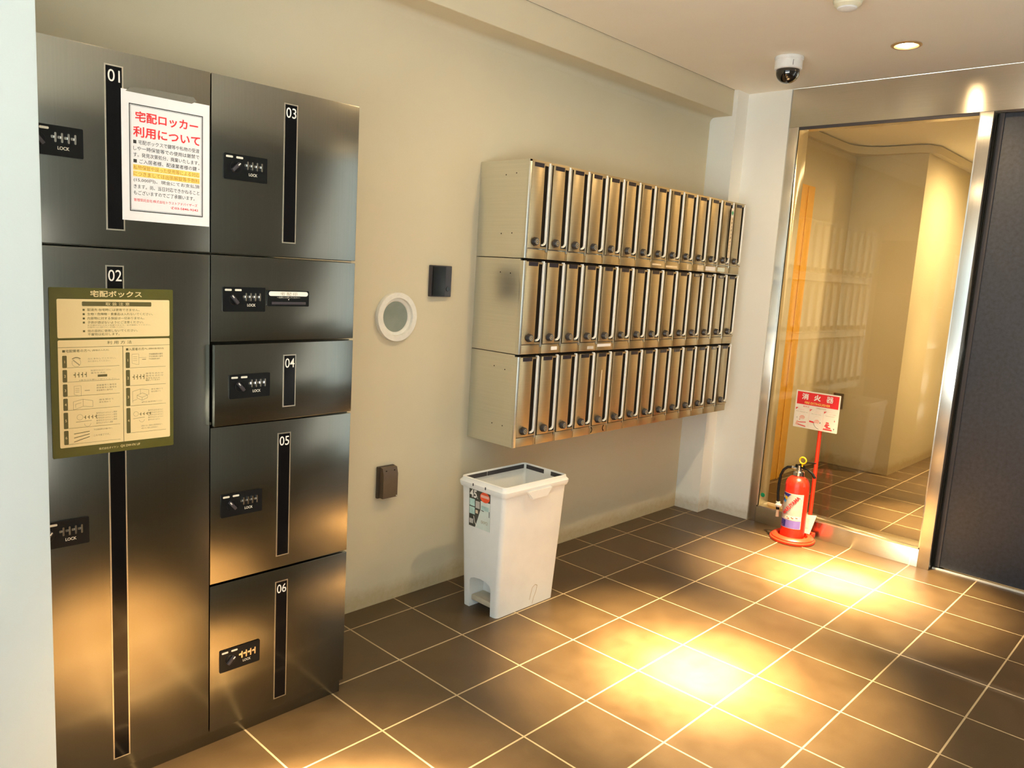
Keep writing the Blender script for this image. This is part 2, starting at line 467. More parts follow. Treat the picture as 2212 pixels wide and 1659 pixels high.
# corridor behind the glass
struct('ceiling_corridor', MB().box(2.77, 6.2, -2.4, 0.3, CEIL, CEIL + 0.12, 'ceiling_paint'))
cut(bpy.data.objects['ceiling_corridor'], [MB().lathe([(0.0495, CEIL - 0.05), (0.0495, CEIL + 0.085)], 'ceiling_paint', Matrix.Translation((x, LAMP_Y, 0)), 32, True) for x in LAMP_X[3:]])
mb = MB(); mb.box(2.76, 4.8, 0.065, 0.3, -0.05, 2.7, 'wall_paint')
struct('wall_corridor_side', mb)
mb = MB(); mb.box(4.57, 6.2, -0.45, 0.065, -0.05, 2.7, 'wall_paint', 0.003)
struct('wall_corridor_back', mb)
struct('wall_corridor_end', MB().box(5.8, 6.2, -2.4, -0.451, -0.05, 2.7, 'white_wall_paint'))
struct('wall_corridor_right', MB().box(2.77, 6.2, -2.6, -2.4, -0.05, 2.7, 'wall_paint'))
# shallow cove band under the corridor ceiling, rounded at both turns
pts = [(2.77, 0.03), (4.30, 0.03)]
for i in range(7):
    q = PI / 2 * i / 6; pts.append((4.30 + 0.22 * math.sin(q), 0.03 - 0.22 * (1 - math.cos(q))))
for i in range(7):
    q = PI / 2 * i / 6; pts.append((4.66 - 0.14 * math.cos(q), -0.36 - 0.14 * math.sin(q)))
pts += [(5.79, -0.50), (5.79, -0.44), (4.60, -0.44), (4.60, 0.08), (2.77, 0.08)]
struct('trim_3', MB().prism(pts[::-1], 2.392, 2.446, 'wall_paint'))
# orange door on the corridor's side wall
mb = MB(); mb.box(2.95, 3.82, 0.035, 0.066, 0.0, 2.08, 'orange_door_paint', 0.004)
mb.box(3.70, 3.715, 0.030, 0.04, 0.0, 2.07, 'orange_door_paint')
d1 = struct('door_1', mb)

# ------------------------------------------------------------------ steel screen, glass, sliding door
t = thing('glass_screen', 'fixed glass pane in a wide brushed stainless steel frame beside the dark door', 'glass screen', (XB, -0.7925, 0))
Y0 = 0.7925   # local y = world y + Y0
part('header', MB().box(0, 0.15, -2.6 + Y0, -0.297 + Y0, 2.250, CEIL - 0.001, 'frame_steel_h', 0.0015), t)
part('jamb', MB().box(0, 0.15, -0.345 + Y0, -0.297 + Y0, 0.0, 2.2495, 'frame_steel_v', 0.0015), t)
part('jamb', MB().box(0, 0.15, -1.291 + Y0, -1.237 + Y0, 0.0, 2.2495, 'frame_steel_v', 0.0015), t)
part('bottom_rail', MB().box(0, 0.15, -1.2365 + Y0, -0.3455 + Y0, 0.0, 0.094, 'frame_steel_h', 0.0015), t)
mb = MB(); a, b = -1.237 + Y0, -0.345 + Y0
for x0, x1, y0, y1, z0, z1 in ((0.004, 0.014, b - 0.008, b, 0.0945, 2.2495), (0.004, 0.014, a, a + 0.006, 0.0945, 2.2495), (0.004, 0.014, a, b, 0.0945, 0.102)):
    mb.box(x0, x1, y0 + 0.0002, y1 - 0.0002, z0, z1, 'frame_steel_v')
part('glazing_bead', mb, t)
part('top_gasket', MB().box(0.005, 0.015, a + 0.006, b - 0.008, 2.236, 2.2495, 'rubber_dark'), t)
part('glass_pane', MB().box(0.016, 0.024, a + 0.0005, b - 0.0005, 0.0945, 2.2495, 'pane_glass'), t)
X_ = frame((0.0155, -0.371 + Y0, 0.166), (0, -1, 0), (0, 0, 1))
part('round_sticker', MB().disc(0, 0, 0.013, 0.0004, 'sticker_green', X_), t, 'green round sticker low on the glass')

mb = MB(); mb.box(2.668, 2.708, -2.45, -1.312, 0.014, 2.248, 'door_charcoal', 0.002)
dr = struct('door_2', mb)
mb = MB(); mb.box(2.662, 2.672, -1.325, -1.306, 0.012, 2.248, 'rubber_dark'); part('edge_seal', mb, dr)
struct('trim_4', MB().box(2.652, 2.664, -2.45, -1.296, 0.0, 0.007, 'glint_steel'))
struct('door_gap_shade', MB().box(2.69, 2.75, -1.330, -1.2925, 0.0, 2.2495, 'gap_shade'))  # dark strip painted as shade in the gap between jamb and door

# ------------------------------------------------------------------ parcel lockers
YF = -0.345       # door face
def lock_panel(parent, X, lever_ang):
    W_, H_ = 0.121, 0.065
    mb = MB(X); mb.rrect(0, W_, 0, H_, 0.003, 0.0002, 0.004, 'black_plastic')
    for a0 in (0.045, 0.275):
        mb.rrect(a0 * W_, (a0 + 0.155) * W_, 0.84 * H_, 0.92 * H_, 0.002, 0.004, 0.0046, 'silver_print')
    mb.text('LOCK', 0.665 * W_, 0.215 * H_, 0.0072, 'silver_print', None, 0.0043, 0.024, 'C', 0.02)
    p = part('lock_panel', mb, parent)
    for k in range(4):
        a0 = (0.525 + 0.11 * k) * W_
        mb = MB(X); mb.rrect(a0 - 0.0021, a0 + 0.0021, 0.44 * H_, 0.77 * H_, 0.002, 0.004, 0.0085, 'chrome', None, 3)
        mb.rrect(a0 - 0.0085, a0 - 0.0020, 0.57 * H_, 0.66 * H_, 0.0015, 0.004, 0.0065, 'chrome', None, 3)
        part('number_wheel', mb, p)
    R_ = X @ Matrix.Translation((0.255 * W_, 0.50 * H_, 0)) @ Matrix.Rotation(lever_ang, 4, 'Z')
    mb = MB(R_); mb.lathe([(0.0, 0.0062), (0.0135, 0.0062), (0.0145, 0.005), (0.0145, 0.004)], 'black_plastic', None, 24)
    mb.box(-0.0042, 0.0042, -0.014, 0.014, 0.005, 0.0135, 'charcoal_plastic', 0.0015)
    mb.box(-0.0012, 0.0012, 0.006, 0.0138, 0.0135, 0.0139, 'white_print')
    part('lock_lever', mb, p)
def strip(parent, X, a0, a1, b0, b1, num):
    mb = MB(X)
    tw = 0.0032
    mb.prism([(a0 - tw, b0 - tw), (a1 + tw, b0 - tw), (a1 + tw, b1 + tw), (a0 - tw, b1 + tw)], 0.0001, 0.0008, 'locker_trim')
    mb.rect(a0, a1, b0, b1, 0.0011, 'strip_black')
    mb.text(num, (a0 + a1) / 2, b1 - 0.034, 0.0265, 'white_print', None, 0.0015, 0.0265 if num == '01' else 0.0300, 'C', 0.002)
    part('number_strip', mb, parent)
def locker(name, label, x0, x1, z0, z1, num=None, strip_z=None, lock=None, lever=0.7, ajar=0.0, sx=0.2, extra=None):
    t = thing(name, label, 'parcel locker', (x0, YF, z0), 'steel parcel lockers in the bank by the pier')
    g = 0.0022
    W_, H_ = x1 - x0, z1 - z0
    # carcass with an open front, door in front of it
    part('carcass', MB().box(0.0005, W_ - 0.0005, 0.020, YW - YF - 0.001, 0.0005, H_ - 0.0005, 'locker_steel'), t)
    hinge = Matrix.Translation((W_ - g, 0.018, 0)) @ Matrix.Rotation(ajar, 4, 'Z') @ Matrix.Translation((-(W_ - g), -0.018, 0))
    part('door', MB(hinge).box(g, W_ - g * 0.4, 0.0, 0.018, g, H_ - g, 'locker_steel', 0.0012), t)
    F = hinge @ frame((0, 0, 0), (1, 0, 0), (0, 0, 1))
    if num: strip(t, F, sx - 0.0175, sx + 0.0175, strip_z[0] - z0, strip_z[1] - z0, num)
    if lock: lock_panel(t, F @ Matrix.Translation((lock[0] - x0, lock[1] - z0, 0)), lever)
    if extra: extra(t, F)
    return t
ZP = 0.042
XA, XM, XR = -1.134, -0.7145, -0.268
def backer():   # dark strip paints the shadow gap behind the door seams
    t = tag(part('locker_plinth', MB().box(XA, XR - 0.006, YF + 0.012, YW - 0.001, 0.0, ZP - 0.0003, 'locker_steel').box(XA, XR - 0.03, YF + 0.0125, YF + 0.02, 0.0, ZP, 'gap_shade')), 'low steel plinth carrying the parcel lockers on the tiles', 'plinth')
backer()
locker('parcel_locker', 'top steel parcel locker numbered 01 with a paper notice taped on it', XA, XM, 1.380, 1.827, '01', (1.424, 1.789), (-1.132, 1.573), 0.7, 0, 0.191)
locker('parcel_locker', 'tall steel parcel locker numbered 02 behind the olive instruction board', XA, XM, ZP, 1.378, '02', (0.078, 1.336), (-1.136, 0.673), -0.6, 0, 0.187)
locker('parcel_locker', 'top steel parcel locker numbered 03 nearest the wall', XM, XR, 1.380, 1.827, '03', (1.423, 1.788), (-0.681, 1.572), -0.8, 0, 0.2245)
def slot(t, F):
    X = F @ Matrix.Translation((0.1595, 0.097, 0))
    mb = MB(X); mb.rrect(0, 0.129, 0, 0.0435, 0.003, 0.0002, 0.005, 'black_plastic')
    mb.rrect(0.004, 0.125, 0.0285, 0.041, 0.006, 0.005, 0.0056, 'white_print')
    mb.box(0.012, 0.118, 0.005, 0.0125, 0.005, 0.0072, 'charcoal_plastic', 0.001)
    mb.text('宅 配 印', 0.0645, 0.0300, 0.0092, 'board_grey_ink', None, 0.0059, 0.052, 'C')
    mb.text('〜伝票を入れ押してください〜', 0.0645, 0.0225, 0.0042, 'silver_print', None, 0.0054, 0.072, 'C')
    mb.flat([(0.0625, 0.0205), (0.0645, 0.0165), (0.0665, 0.0205)], 0.0054, 'silver_print')
    part('stamp_slot', mb, t)
locker('parcel_locker', 'wide steel locker door with a black stamping slot and no number', XM, XR, 1.149, 1.378, None, None, (-0.682, 1.231), 0.7, extra=slot)
locker('parcel_locker', 'small steel parcel locker numbered 04 with its door slightly ajar', XM, XR, 0.925, 1.147, '04', (0.965, 1.108), (-0.673, 0.999), 0.7, math.radians(2.6), 0.2265)
locker('parcel_locker', 'steel parcel locker numbered 05 between the small ajar one and the lowest', XM, XR, 0.480, 0.923, '05', (0.520, 0.882), (-0.684, 0.667), 0.7, 0, 0.2205)
locker('parcel_locker', 'lowest steel parcel locker numbered 06 just above the floor', XM, XR, ZP, 0.478, '06', (0.072, 0.436), (-0.685, 0.213), -0.8, 0, 0.2195)

# paper notice
t = thing('paper_notice', 'white paper notice with red heading taped on the top locker', 'notice', (-0.929, YF - 0.0035, 1.447))
W_, H_ = 0.210, 0.297
F = frame((0, 0, 0), (1, 0, 0), (0, 0, 1)) 
mb = MB(F); mb.prism([(0, 0), (W_, 0.0), (W_, H_), (0, H_)], -0.0004, 0.0, 'paper_white')
part('sheet', mb, t)
mb = MB(F)
def border(mb, a0, a1, b0, b1, wd, c, mat):
    mb.rect(a0, a1, b0, b0 + wd, c, mat); mb.rect(a0, a1, b1 - wd, b1, c, mat)
    mb.rect(a0, a0 + wd, b0 + wd, b1 - wd, c, mat); mb.rect(a1 - wd, a1, b0 + wd, b1 - wd, c, mat)
border(mb, 0.017, 0.193, 0.022, 0.268, 0.0022, 0.0004, 'ink_black')
border(mb, 0.0205, 0.1895, 0.0255, 0.2645, 0.0006, 0.0004, 'ink_black')
mb.text('宅配ロッカー', 0.106, 0.2285, 0.0245, 'ink_red', None, 0.0005, 0.150, 'C', 0.022)
mb.text('利用について', 0.106, 0.1935, 0.0250, 'ink_red', None, 0.0005, 0.160, 'C', 0.022)
L_ = [('■ 宅配ボックスで鍵等や私物の受渡', 'k'), ('しや一時保管等での使用は厳禁で', 'k'), ('す。発見次第処分、廃棄いたします。', 'k'),
      ('■ ご入居者様、配達業者様の鍵・', 'k'), ('私物保管や誤った使用等による対応', 'o'), ('につきましては出張解錠等手数料', 'o'),
      ('(15,000円)、現金にてお支払頂', 'k'), ('きます。尚、当日対応できかねること', 'k'), ('もございますのでご了承願います。', 'k')]
for k, (s, cc) in enumerate(L_):
    b0 = 0.1775 - 0.0146 * k
    wd = 0.158 if k < 8 else 0.146
    mb.text(s, 0.026, b0, 0.0100, 'ink_black' if cc == 'k' else 'ink_orange', None, 0.0006, wd, 'L', 0.010)
    if cc == 'o': mb.rect(0.025, 0.185, b0 - 0.0015, b0 + 0.0115, 0.0004, 'highlight_yellow')
mb.text('管理受託会社:株式会社トラストアドバイザーズ', 0.026, 0.0455, 0.0070, 'ink_red', None, 0.0005, 0.153, 'L', 0.012)
mb.text('✆03-5846-9242', 0.181, 0.0345, 0.0065, 'ink_red', None, 0.0005, 0.068, 'R', 0.012)
part('printed_text', mb, t)
mb = MB(F); mb.flat([(0.01, H_ - 0.004), (0.165, H_ - 0.004), (0.178, H_ + 0.004), (0.170, H_ + 0.012), (0.06, H_ + 0.011), (0.02, H_ + 0.006)], 0.0003, 'tape_clear')
part('tape', mb, t)

# olive instruction board
t = thing('instruction_board', 'olive and cream instruction board on the tall locker under its number', 'instruction board', (-1.089, YF - 0.0040, 0.889))
W_, H_ = 0.277, 0.396
mb = MB(F); mb.prism(rr(0, W_, 0, H_, 0.003), -0.0012, 0.0, 'board_olive'); part('board', mb, t)
mb = MB(F)
ax = 0.0155; bx = W_ - 0.009
mb.flat(rr(ax, bx, 0.2805, 0.3700, 0.003), 0.0004, 'board_cream')
mb.flat(rr(ax, bx, 0.0235, 0.2755, 0.003), 0.0004, 'board_cream')
part('cream_panel', mb, t)
mb = MB(F); c = 0.0008
mb.text('宅配ボックス', 0.144, 0.3755, 0.0150, 'board_cream', None, c, 0.116, 'C', 0.020)
mb.flat(rr(0.068, 0.224, 0.3540, 0.3645, 0.002), c, 'board_ink')
mb.text('取 扱 注 意', 0.146, 0.3557, 0.0074, 'board_cream', None, c + 0.0004, 0.054, 'C')
for k, (s, y, wd, dot) in enumerate([('配達先 在宅時には使用できません。', 0.3425, 0.117, 1), ('生物・危険物・貴重品は入れないでください。', 0.3325, 0.148, 1), ('内容物に対する保証は一切ありません。', 0.3225, 0.128, 1),
        ('子供が遊ばないようにご注意ください。', 0.3130, 0.126, 1), ('他の目的に使用しないでください。', 0.2930, 0.112, 1), ('不審物は処分します。', 0.2850, 0.070, 0)]):
    mb.text(s, 0.079, y, 0.0062, 'board_ink', None, c, wd, 'L', 0.012)
    if dot: mb.rect(0.069, 0.0735, y + 0.0006, y + 0.005, c, 'board_ink')
for y in (0.3075, 0.3030): mb.text('お子様が中に入ると危険ですので、必ず施錠してください。', 0.079, y, 0.0034, 'board_grey_ink', None, c, 0.143 if y > 0.305 else 0.08)
mb.text('利 用 方 法', 0.149, 0.2640, 0.0080, 'board_ink', None, c, 0.056, 'C', 0.006)
mb.rect(ax, bx, 0.2583, 0.2591, c, 'board_ink'); mb.rect(0.1555, 0.1566, 0.0235, 0.2585, c, 'board_ink')
for a0, s, s2 in ((0.0245, '■宅配業者の方へ', '(荷物の入れ方)'), (0.1635, '■入居者の方へ', '(荷物の受け取り方)')):
    mb.text(s, a0, 0.2470, 0.0068, 'board_ink', None, c, 0.060 if a0 < 0.1 else 0.050, 'L', 0.008)
    mb.text(s2, a0 + (0.063 if a0 < 0.1 else 0.053), 0.2478, 0.0046, 'board_ink', None, c, 0.037)
def steps(a0, a1, ys, first):
    for i in range(len(ys) - 1):
        y1, y0 = ys[i], ys[i + 1] + 0.0045
        mb.flat(rr(a0, a0 + 0.0095, y0, y1, 0.002), c, 'board_ink')
        mb.text(str(i + 1), a0 + 0.0048, (y0 + y1) / 2 - 0.003, 0.006, 'board_cream', None, c + 0.0004, None, 'C')
        mb.rect(a0 + 0.009, a1, y0, y0 + 0.0006, c, 'board_ink')
L1 = [0.2400, 0.2070, 0.1735, 0.1400, 0.1070, 0.0640, 0.0260]
L2 = [0.2430, 0.2000, 0.1560, 0.1060, 0.0385]
steps(0.0240, 0.1480, L1, 0); steps(0.1625, 0.2580, L2, 1)
def wheels(a, b, h):
    for k in range(4):
        mb.rect(a + 0.0078 * k, a + 0.0078 * k + 0.0014, b, b + h, c, 'board_ink'); mb.rect(a + 0.0078 * k - 0.003, a + 0.0078 * k, b + h * 0.45, b + h * 0.62, c, 'board_ink')
def sheet(a, b, h):
    w3 = h * 0.62
    for p, q in (((a, b + 0.004), (a, b + h)), ((a, b + h), (a + w3, b + h)), ((a + w3, b + h), (a + w3, b)), ((a + w3, b), (a + w3 - 0.004, b + 0.001)), ((a, b + 0.004), (a + w3 - 0.004, b))):
        mb.line(p, q, 0.0006, c, 'board_grey_ink')
    for k in range(3): mb.text('00' + '00', a + 0.0025, b + h * (0.35 + 0.18 * k), 0.0026, 'board_grey_ink', None, c, w3 * 0.6) if False else mb.rect(a + 0.0025, a + w3 * 0.75, b + h * (0.38 + 0.18 * k), b + h * (0.38 + 0.18 * k) + 0.0007, c, 'board_grey_ink')
def lines(a, y, n, wd, s='ご確認のうえ操作してください'):
    for k in range(n): mb.text(s, a, y - 0.0060 * k, 0.0040, 'board_grey_ink', None, c, wd if k < n - 1 else wd * 0.8)
mb.arc(0.0535, 0.223, 0.0095, 0, 2 * PI, 0.0006, c, 'board_grey_ink', None, 20); mb.line((0.047, 0.229), (0.060, 0.217), 0.0022, c, 'board_grey_ink')
mb.arc(0.0535, 0.2225, 0.0125, PI * 0.25, PI * 0.75, 0.0016, c, 'board_ink', None, 8)
lines(0.078, 0.229, 2, 0.062, '左にまわしてください。')
wheels(0.0500, 0.1880, 0.0120); lines(0.084, 0.2010, 1, 0.056, '暗証番号を合わせてください'); lines(0.084, 0.195, 1, 0.040, '番号を決め'); mb.rect(0.099, 0.120, 0.1870, 0.1925, c, 'board_ink'); mb.text('※番号は伝票にご記入ください', 0.058, 0.1795, 0.0035, 'board_grey_ink', None, c, 0.082)
sheet(0.0475, 0.1440, 0.0240); lines(0.096, 0.165, 3, 0.045, '部屋番号と番号を'); mb.rect(0.070, 0.081, 0.1555, 0.157, c, 'board_grey_ink')
for p, q in (((0.045, 0.112), (0.045, 0.131)), ((0.045, 0.131), (0.066, 0.136)), ((0.066, 0.136), (0.087, 0.131)), ((0.087, 0.131), (0.087, 0.1165)), ((0.066, 0.136), (0.066, 0.119)), ((0.045, 0.112), (0.066, 0.119)), ((0.066, 0.119), (0.087, 0.1165)), ((0.050, 0.117), (0.050, 0.125)), ((0.050, 0.125), (0.062, 0.128))):
    mb.line(p, q, 0.0007, c, 'board_grey_ink')
lines(0.101, 0.130, 2, 0.033, '扉を閉めて')
mb.arc(0.0585, 0.0935, 0.0065, 0, 2 * PI, 0.0006, c, 'board_grey_ink', None, 16); wheels(0.0700, 0.0880, 0.0085); mb.line((0.050, 0.0825), (0.084, 0.0835), 0.0010, c, 'board_grey_ink'); mb.arc(0.075, 0.077, 0.007, PI, 2 * PI, 0.0006, c, 'board_grey_ink', None, 8)
lines(0.094, 0.098, 5, 0.047, '番号をばらばらにし施錠')
for k in range(3):
    mb.line((0.045, 0.0545 - 0.0095 * k), (0.079, 0.0580 - 0.0095 * k + 0.003 * k), 0.0014, c, 'board_ink')
lines(0.088, 0.0585, 1, 0.052, '不在連絡票をお届け先へ'); mb.text('これで完了です。', 0.088, 0.0440, 0.0048, 'board_grey_ink', None, c, 0.036)
sheet(0.1770, 0.2120, 0.0260); mb.line((0.193, 0.229), (0.211, 0.229), 0.0006, c, 'board_grey_ink'); mb.rect(0.2010, 0.2100, 0.2235, 0.2255, c, 'board_grey_ink'); lines(0.217, 0.2350, 3, 0.034, '不在連絡票の番号')
wheels(0.1810, 0.1755, 0.0120); lines(0.209, 0.1870, 3, 0.043, '番号を合わせ'); mb.text('確認してください', 0.209, 0.1700, 0.0044, 'board_ink', None, c, 0.034)
for p, q in (((0.1775, 0.118), (0.1775, 0.146)), ((0.1775, 0.146), (0.196, 0.151)), ((0.196, 0.151), (0.216, 0.148)), ((0.216, 0.148), (0.216, 0.135)), ((0.196, 0.151), (0.196, 0.138)), ((0.188, 0.136), (0.201, 0.141)), ((0.201, 0.141), (0.213, 0.135)), ((0.213, 0.135), (0.213, 0.128)), ((0.213, 0.128), (0.200, 0.123)), ((0.200, 0.123), (0.188, 0.129)), ((0.188, 0.129), (0.188, 0.136)), ((0.188, 0.136), (0.200, 0.130)), ((0.200, 0.130), (0.213, 0.135)), ((0.200, 0.130), (0.200, 0.123)), ((0.1775, 0.1225), (0.188, 0.126))):
    mb.line(p, q, 0.0007, c, 'board_grey_ink')
lines(0.222, 0.147, 2, 0.029, '扉を開けて'); mb.text('▲取り出し後は扉を閉めてください', 0.199, 0.1160, 0.0042, 'board_grey_ink', None, c, 0.050)
mb.arc(0.1850, 0.0895, 0.0058, 0, 2 * PI, 0.0006, c, 'board_grey_ink', None, 16); wheels(0.1960, 0.0845, 0.0075); mb.line((0.178, 0.078), (0.206, 0.080), 0.0010, c, 'board_grey_ink'); mb.arc(0.199, 0.074, 0.006, PI, 2 * PI, 0.0006, c, 'board_grey_ink', None, 8)
lines(0.214, 0.0940, 5, 0.037, '番号をばらばらに'); lines(0.197, 0.0560, 2, 0.052, '※開かない場合は管理会社へ')
mb.text('株式会社ダイケン', 0.099, 0.0095, 0.0058, 'board_cream', None, c, 0.044, 'L', 0.01)
mb.text('QX DW-FX UF', 0.148, 0.0095, 0.0066, 'board_cream', None, c, 0.046, 'L', 0.01)
part('printed_text', mb, t)

# ------------------------------------------------------------------ mailboxes: 3 rows of 14
PX, PZ = 0.128, 0.3915
DEP = 0.282
def mk(fn):
    mb = MB(); fn(mb); me = mb.mesh('part'); return me
H_ = 0.388
def f_body(mb):
    mb.box(0.0004, PX - 0.0004, -(DEP - 0.022), -0.0005, 0.0, H_, 'box_side_steel')
def f_front(mb):
    yb = -(DEP - 0.022); yf = -DEP
    mb.box(0.0004, 0.0100, yb, yf + 0.004, 0.030, H_ - 0.0092, 'box_side_steel')                # stile
    mb.box(0.0100, 0.0135, yb, yb - 0.004, 0.030, H_ - 0.006, 'recess_dark')
    mb.box(0.0100, PX - 0.0006, yb, yf + 0.010, H_ - 0.009, H_, 'recess_dark')  # near-black bars paint the shade in the gaps around the door
    mb.box(0.0135, PX - 0.002, yb, yf + 0.005, 0.0, 0.0385, 'box_reflect_steel', 0.0012)       # flap under the door
    mb.box(0.0004, 0.0125, yb, yf + 0.007, 0.0, 0.030, 'box_reflect_steel')
def f_door(mb):
    yb = -(DEP - 0.022); yf = -DEP
    mb.box(0.0150, 0.0890, yb - 0.001, yf, 0.042, H_ - 0.009, 'box_reflect_steel', 0.0015)
    mb.box(0.0890, PX - 0.002, yb - 0.001, yf, 0.042, 0.0500, 'box_reflect_steel')
    mb.box(0.0890, 0.1160, yb - 0.0005, yf + 0.004, 0.050, H_ - 0.012, 'recess_dark')  # shallow black panel paints the shade inside the slot
    mb.box(0.0890, 0.1130, yb - 0.001, yf, H_ - 0.017, H_ - 0.009, 'box_reflect_steel')
def f_lip(mb):
    # curved pull: a rounded fin that runs down and hooks under the slot
    yb = -(DEP - 0.010); yf = -DEP - 0.0035
    path = [(0.1185, H_ - 0.004), (0.1185, 0.074)]
    for i in range(1, 7):
        q = PI / 2 * i / 6; path.append((0.1015 + 0.017 * math.cos(q), 0.074 - 0.017 * math.sin(q)))
    path.append((0.0965, 0.057))
    th = 0.0042
    sec = [(-th, yb - 0.001), (-th * 0.9, yf + 0.006), (-th * 0.45, yf + 0.001), (th * 0.45, yf), (th, yf + 0.004), (th, yb - 0.001)]
    vs_ = []; fs = []; n = len(sec)
    for k, (x, z) in enumerate(path):
        px, pz = path[max(k - 1, 0)]; nx, nz = path[min(k + 1, len(path) - 1)]
        d = Vector((nx - px, nz - pz)).normalized(); s = Vector((-d.y, d.x))   # to the slot's far side
        for o_, y in sec: vs_.append((x + s.x * o_, y, z + s.y * o_))
    for k in range(len(path) - 1):
        for i in range(n):
            j = (i + 1) % n; fs.append([k * n + i, k * n + j, (k + 1) * n + j, (k + 1) * n + i])
    fs.append(list(range(n))); fs.append([(len(path) - 1) * n + i for i in range(n)][::-1])
    mb.add(vs_, fs, 'glint_steel')
FR = frame((0, -DEP, 0), (1, 0, 0), (0, 0, 1))
def f_plate(mb):
    mb.X = FR; mb.prism(rr(0.027, 0.083, 0.3625, 0.3785, 0.001), 0.0002, 0.0012, 'plate_dark')
DC = (0.0515, 0.0690)
def f_dial(mb):
    mb.X = FR @ Matrix.Translation((DC[0], DC[1], 0))
    prof = [(0.0175, 0.0), (0.0175, 0.004), (0.0158, 0.006), (0.0150, 0.0135), (0.0132, 0.016), (0.0, 0.016)]
    vs_ = []; fs = []; n = 40
    for r, z in prof:
        for i in range(n):
            rad = r * (1.0 + (0.045 if (i // 2) % 2 and 0.004 < z < 0.0155 else 0)); t_ = 2 * PI * i / n
            vs_.append((rad * math.cos(t_), rad * math.sin(t_), z))
    for k in range(len(prof) - 1):
        for i in range(n):
            j = (i + 1) % n; fs.append([k * n + i, k * n + j, (k + 1) * n + j, (k + 1) * n + i])
    mb.add(vs_, fs, 'dial_black')
def f_marks(mb):
    mb.X = FR @ Matrix.Translation((DC[0], DC[1], 0.0163))
    for i in range(10):
        q = 2 * PI * i / 10; mb.line((0.0062 * math.cos(q), 0.0062 * math.sin(q)), (0.0118 * math.cos(q), 0.0118 * math.sin(q)), 0.0018, 0, 'silver_print')
    mb.disc(0, 0, 0.0042, 0.0001, 'board_grey_ink', None, 16)
ME = {k: mk(f) for k, f in (('body', f_body), ('front', f_front), ('door', f_door), ('lip', f_lip), ('plate', f_plate), ('dial', f_dial), ('marks', f_marks))}
ORD = ['first', 'second', 'third', 'fourth', 'fifth', 'sixth', 'seventh', 'eighth', 'ninth', 'tenth', 'eleventh', 'twelfth', 'thirteenth', 'last']
ROW = ['top', 'middle', 'bottom']
proto = thing('mailbox', 'x', 'mailbox', (0, 0, 0), 'slim steel mailboxes in the wall bank')
part('cabinet_body', ME['body'], proto); part('front_frame', ME['front'], proto)
dd = part('door', ME['door'], proto)
part('pull_lip', ME['lip'], proto, 'bright curved pull edge'); part('name_plate', ME['plate'], proto, 'dark name plate')
di = part('dial_knob', ME['dial'], proto, 'black combination dial'); part('dial_marks', ME['marks'], di)
def copy_tree(o, parent=None):
    c_ = o.copy(); COL.objects.link(c_); c_.parent = parent
    for ch in list(o.children): copy_tree(ch, c_)
    return c_
X0, ZT = 0.672, 1.822
BOX = {}
def mailbox(r, k):
    o = proto if (r, k) == (0, 0) else copy_tree(proto)
    o.location = (X0 + PX * k, YW, ZT - H_ - PZ * r)
    o['label'] = 'slim steel mailbox in the %s row, %s from the end facing the lockers' % (ROW[r], ORD[k])
    BOX[(r, k)] = o
order = [(r, k) for r in range(3) for k in range(14) if (r, k) != (0, 0)]
for r, k in order: mailbox(r, k)
mailbox(0, 0)
# screw holes and seam trim on the exposed end
for r in range(3):
    mb = MB(); X_ = frame((0.0, 0, 0), (0, -1, 0), (0, 0, 1))
    for a, b in ((0.152, 0.330), (0.210, 0.335), (0.142, 0.095), (0.203, 0.098)) if r == 0 else ((0.150, 0.330), (0.208, 0.328)) if r == 1 else ((0.145, 0.330), (0.208, 0.322), (0.150, 0.085), (0.212, 0.084)):
        mb.disc(a, b, 0.0028, 0.0004, 'recess_dark', X_, 12)
    part('screw_hole', mb, BOX[(r, 0)])
    part('end_panel_trim', MB().box(-0.0025, 0.0145, -DEP + 0.002, -(DEP - 0.021), 0.0, H_ - (0 if r == 0 else 0.006), 'box_side_steel', 0.0008), BOX[(r, 0)])
for k in range(14):
    part('top_trim', MB().box(0.0006, PX - 0.0006, -(DEP - 0.022), -DEP + 0.002, H_ - 0.0085, H_ + 0.0004, 'box_reflect_steel'), BOX[(0, k)])
# special labels and stickers
def sticker(r, k, mbf, label, lab=None):
    mb = MB(FR); mbf(mb); part('sticker', mb, BOX[(r, k)], label)
    if lab: BOX[(r, k)]['label'] = lab
for (r, k), s in {(1, 10): '503', (1, 11): '504', (1, 12): '401', (2, 12): '702'}.items():
    mb = MB(FR); mb.text(s, 0.057, 0.3655, 0.0115, 'silver_print', None, 0.0016, 0.036, 'C', 0.02)
    part('box_number', mb, BOX[(r, k)], 'pale room number')
    BOX[(r, k)]['label'] = 'slim steel mailbox in the %s row with the pale room number %s' % (ROW[r], s)
BOX[(1, 10)]['label'] = 'slim steel mailbox in the middle row, fourth from the white column'
BOX[(1, 11)]['label'] = 'slim steel mailbox in the middle row reading a pale 504, third from white column'
BOX[(1, 12)]['label'] = 'slim steel mailbox in the middle row reading a pale 401, second from white column'
BOX[(2, 12)]['label'] = 'slim steel mailbox in the bottom row with pale three-digit plate near white column'
for k in (9, 10, 11, 12, 13):
    for r in range(3):
        lb = BOX[(r, k)]['label']
        if 'from the end' in lb:
            BOX[(r, k)]['label'] = 'slim steel mailbox in the %s row, %s from the white column' % (ROW[r], ORD[13 - k] if k < 13 else 'first')
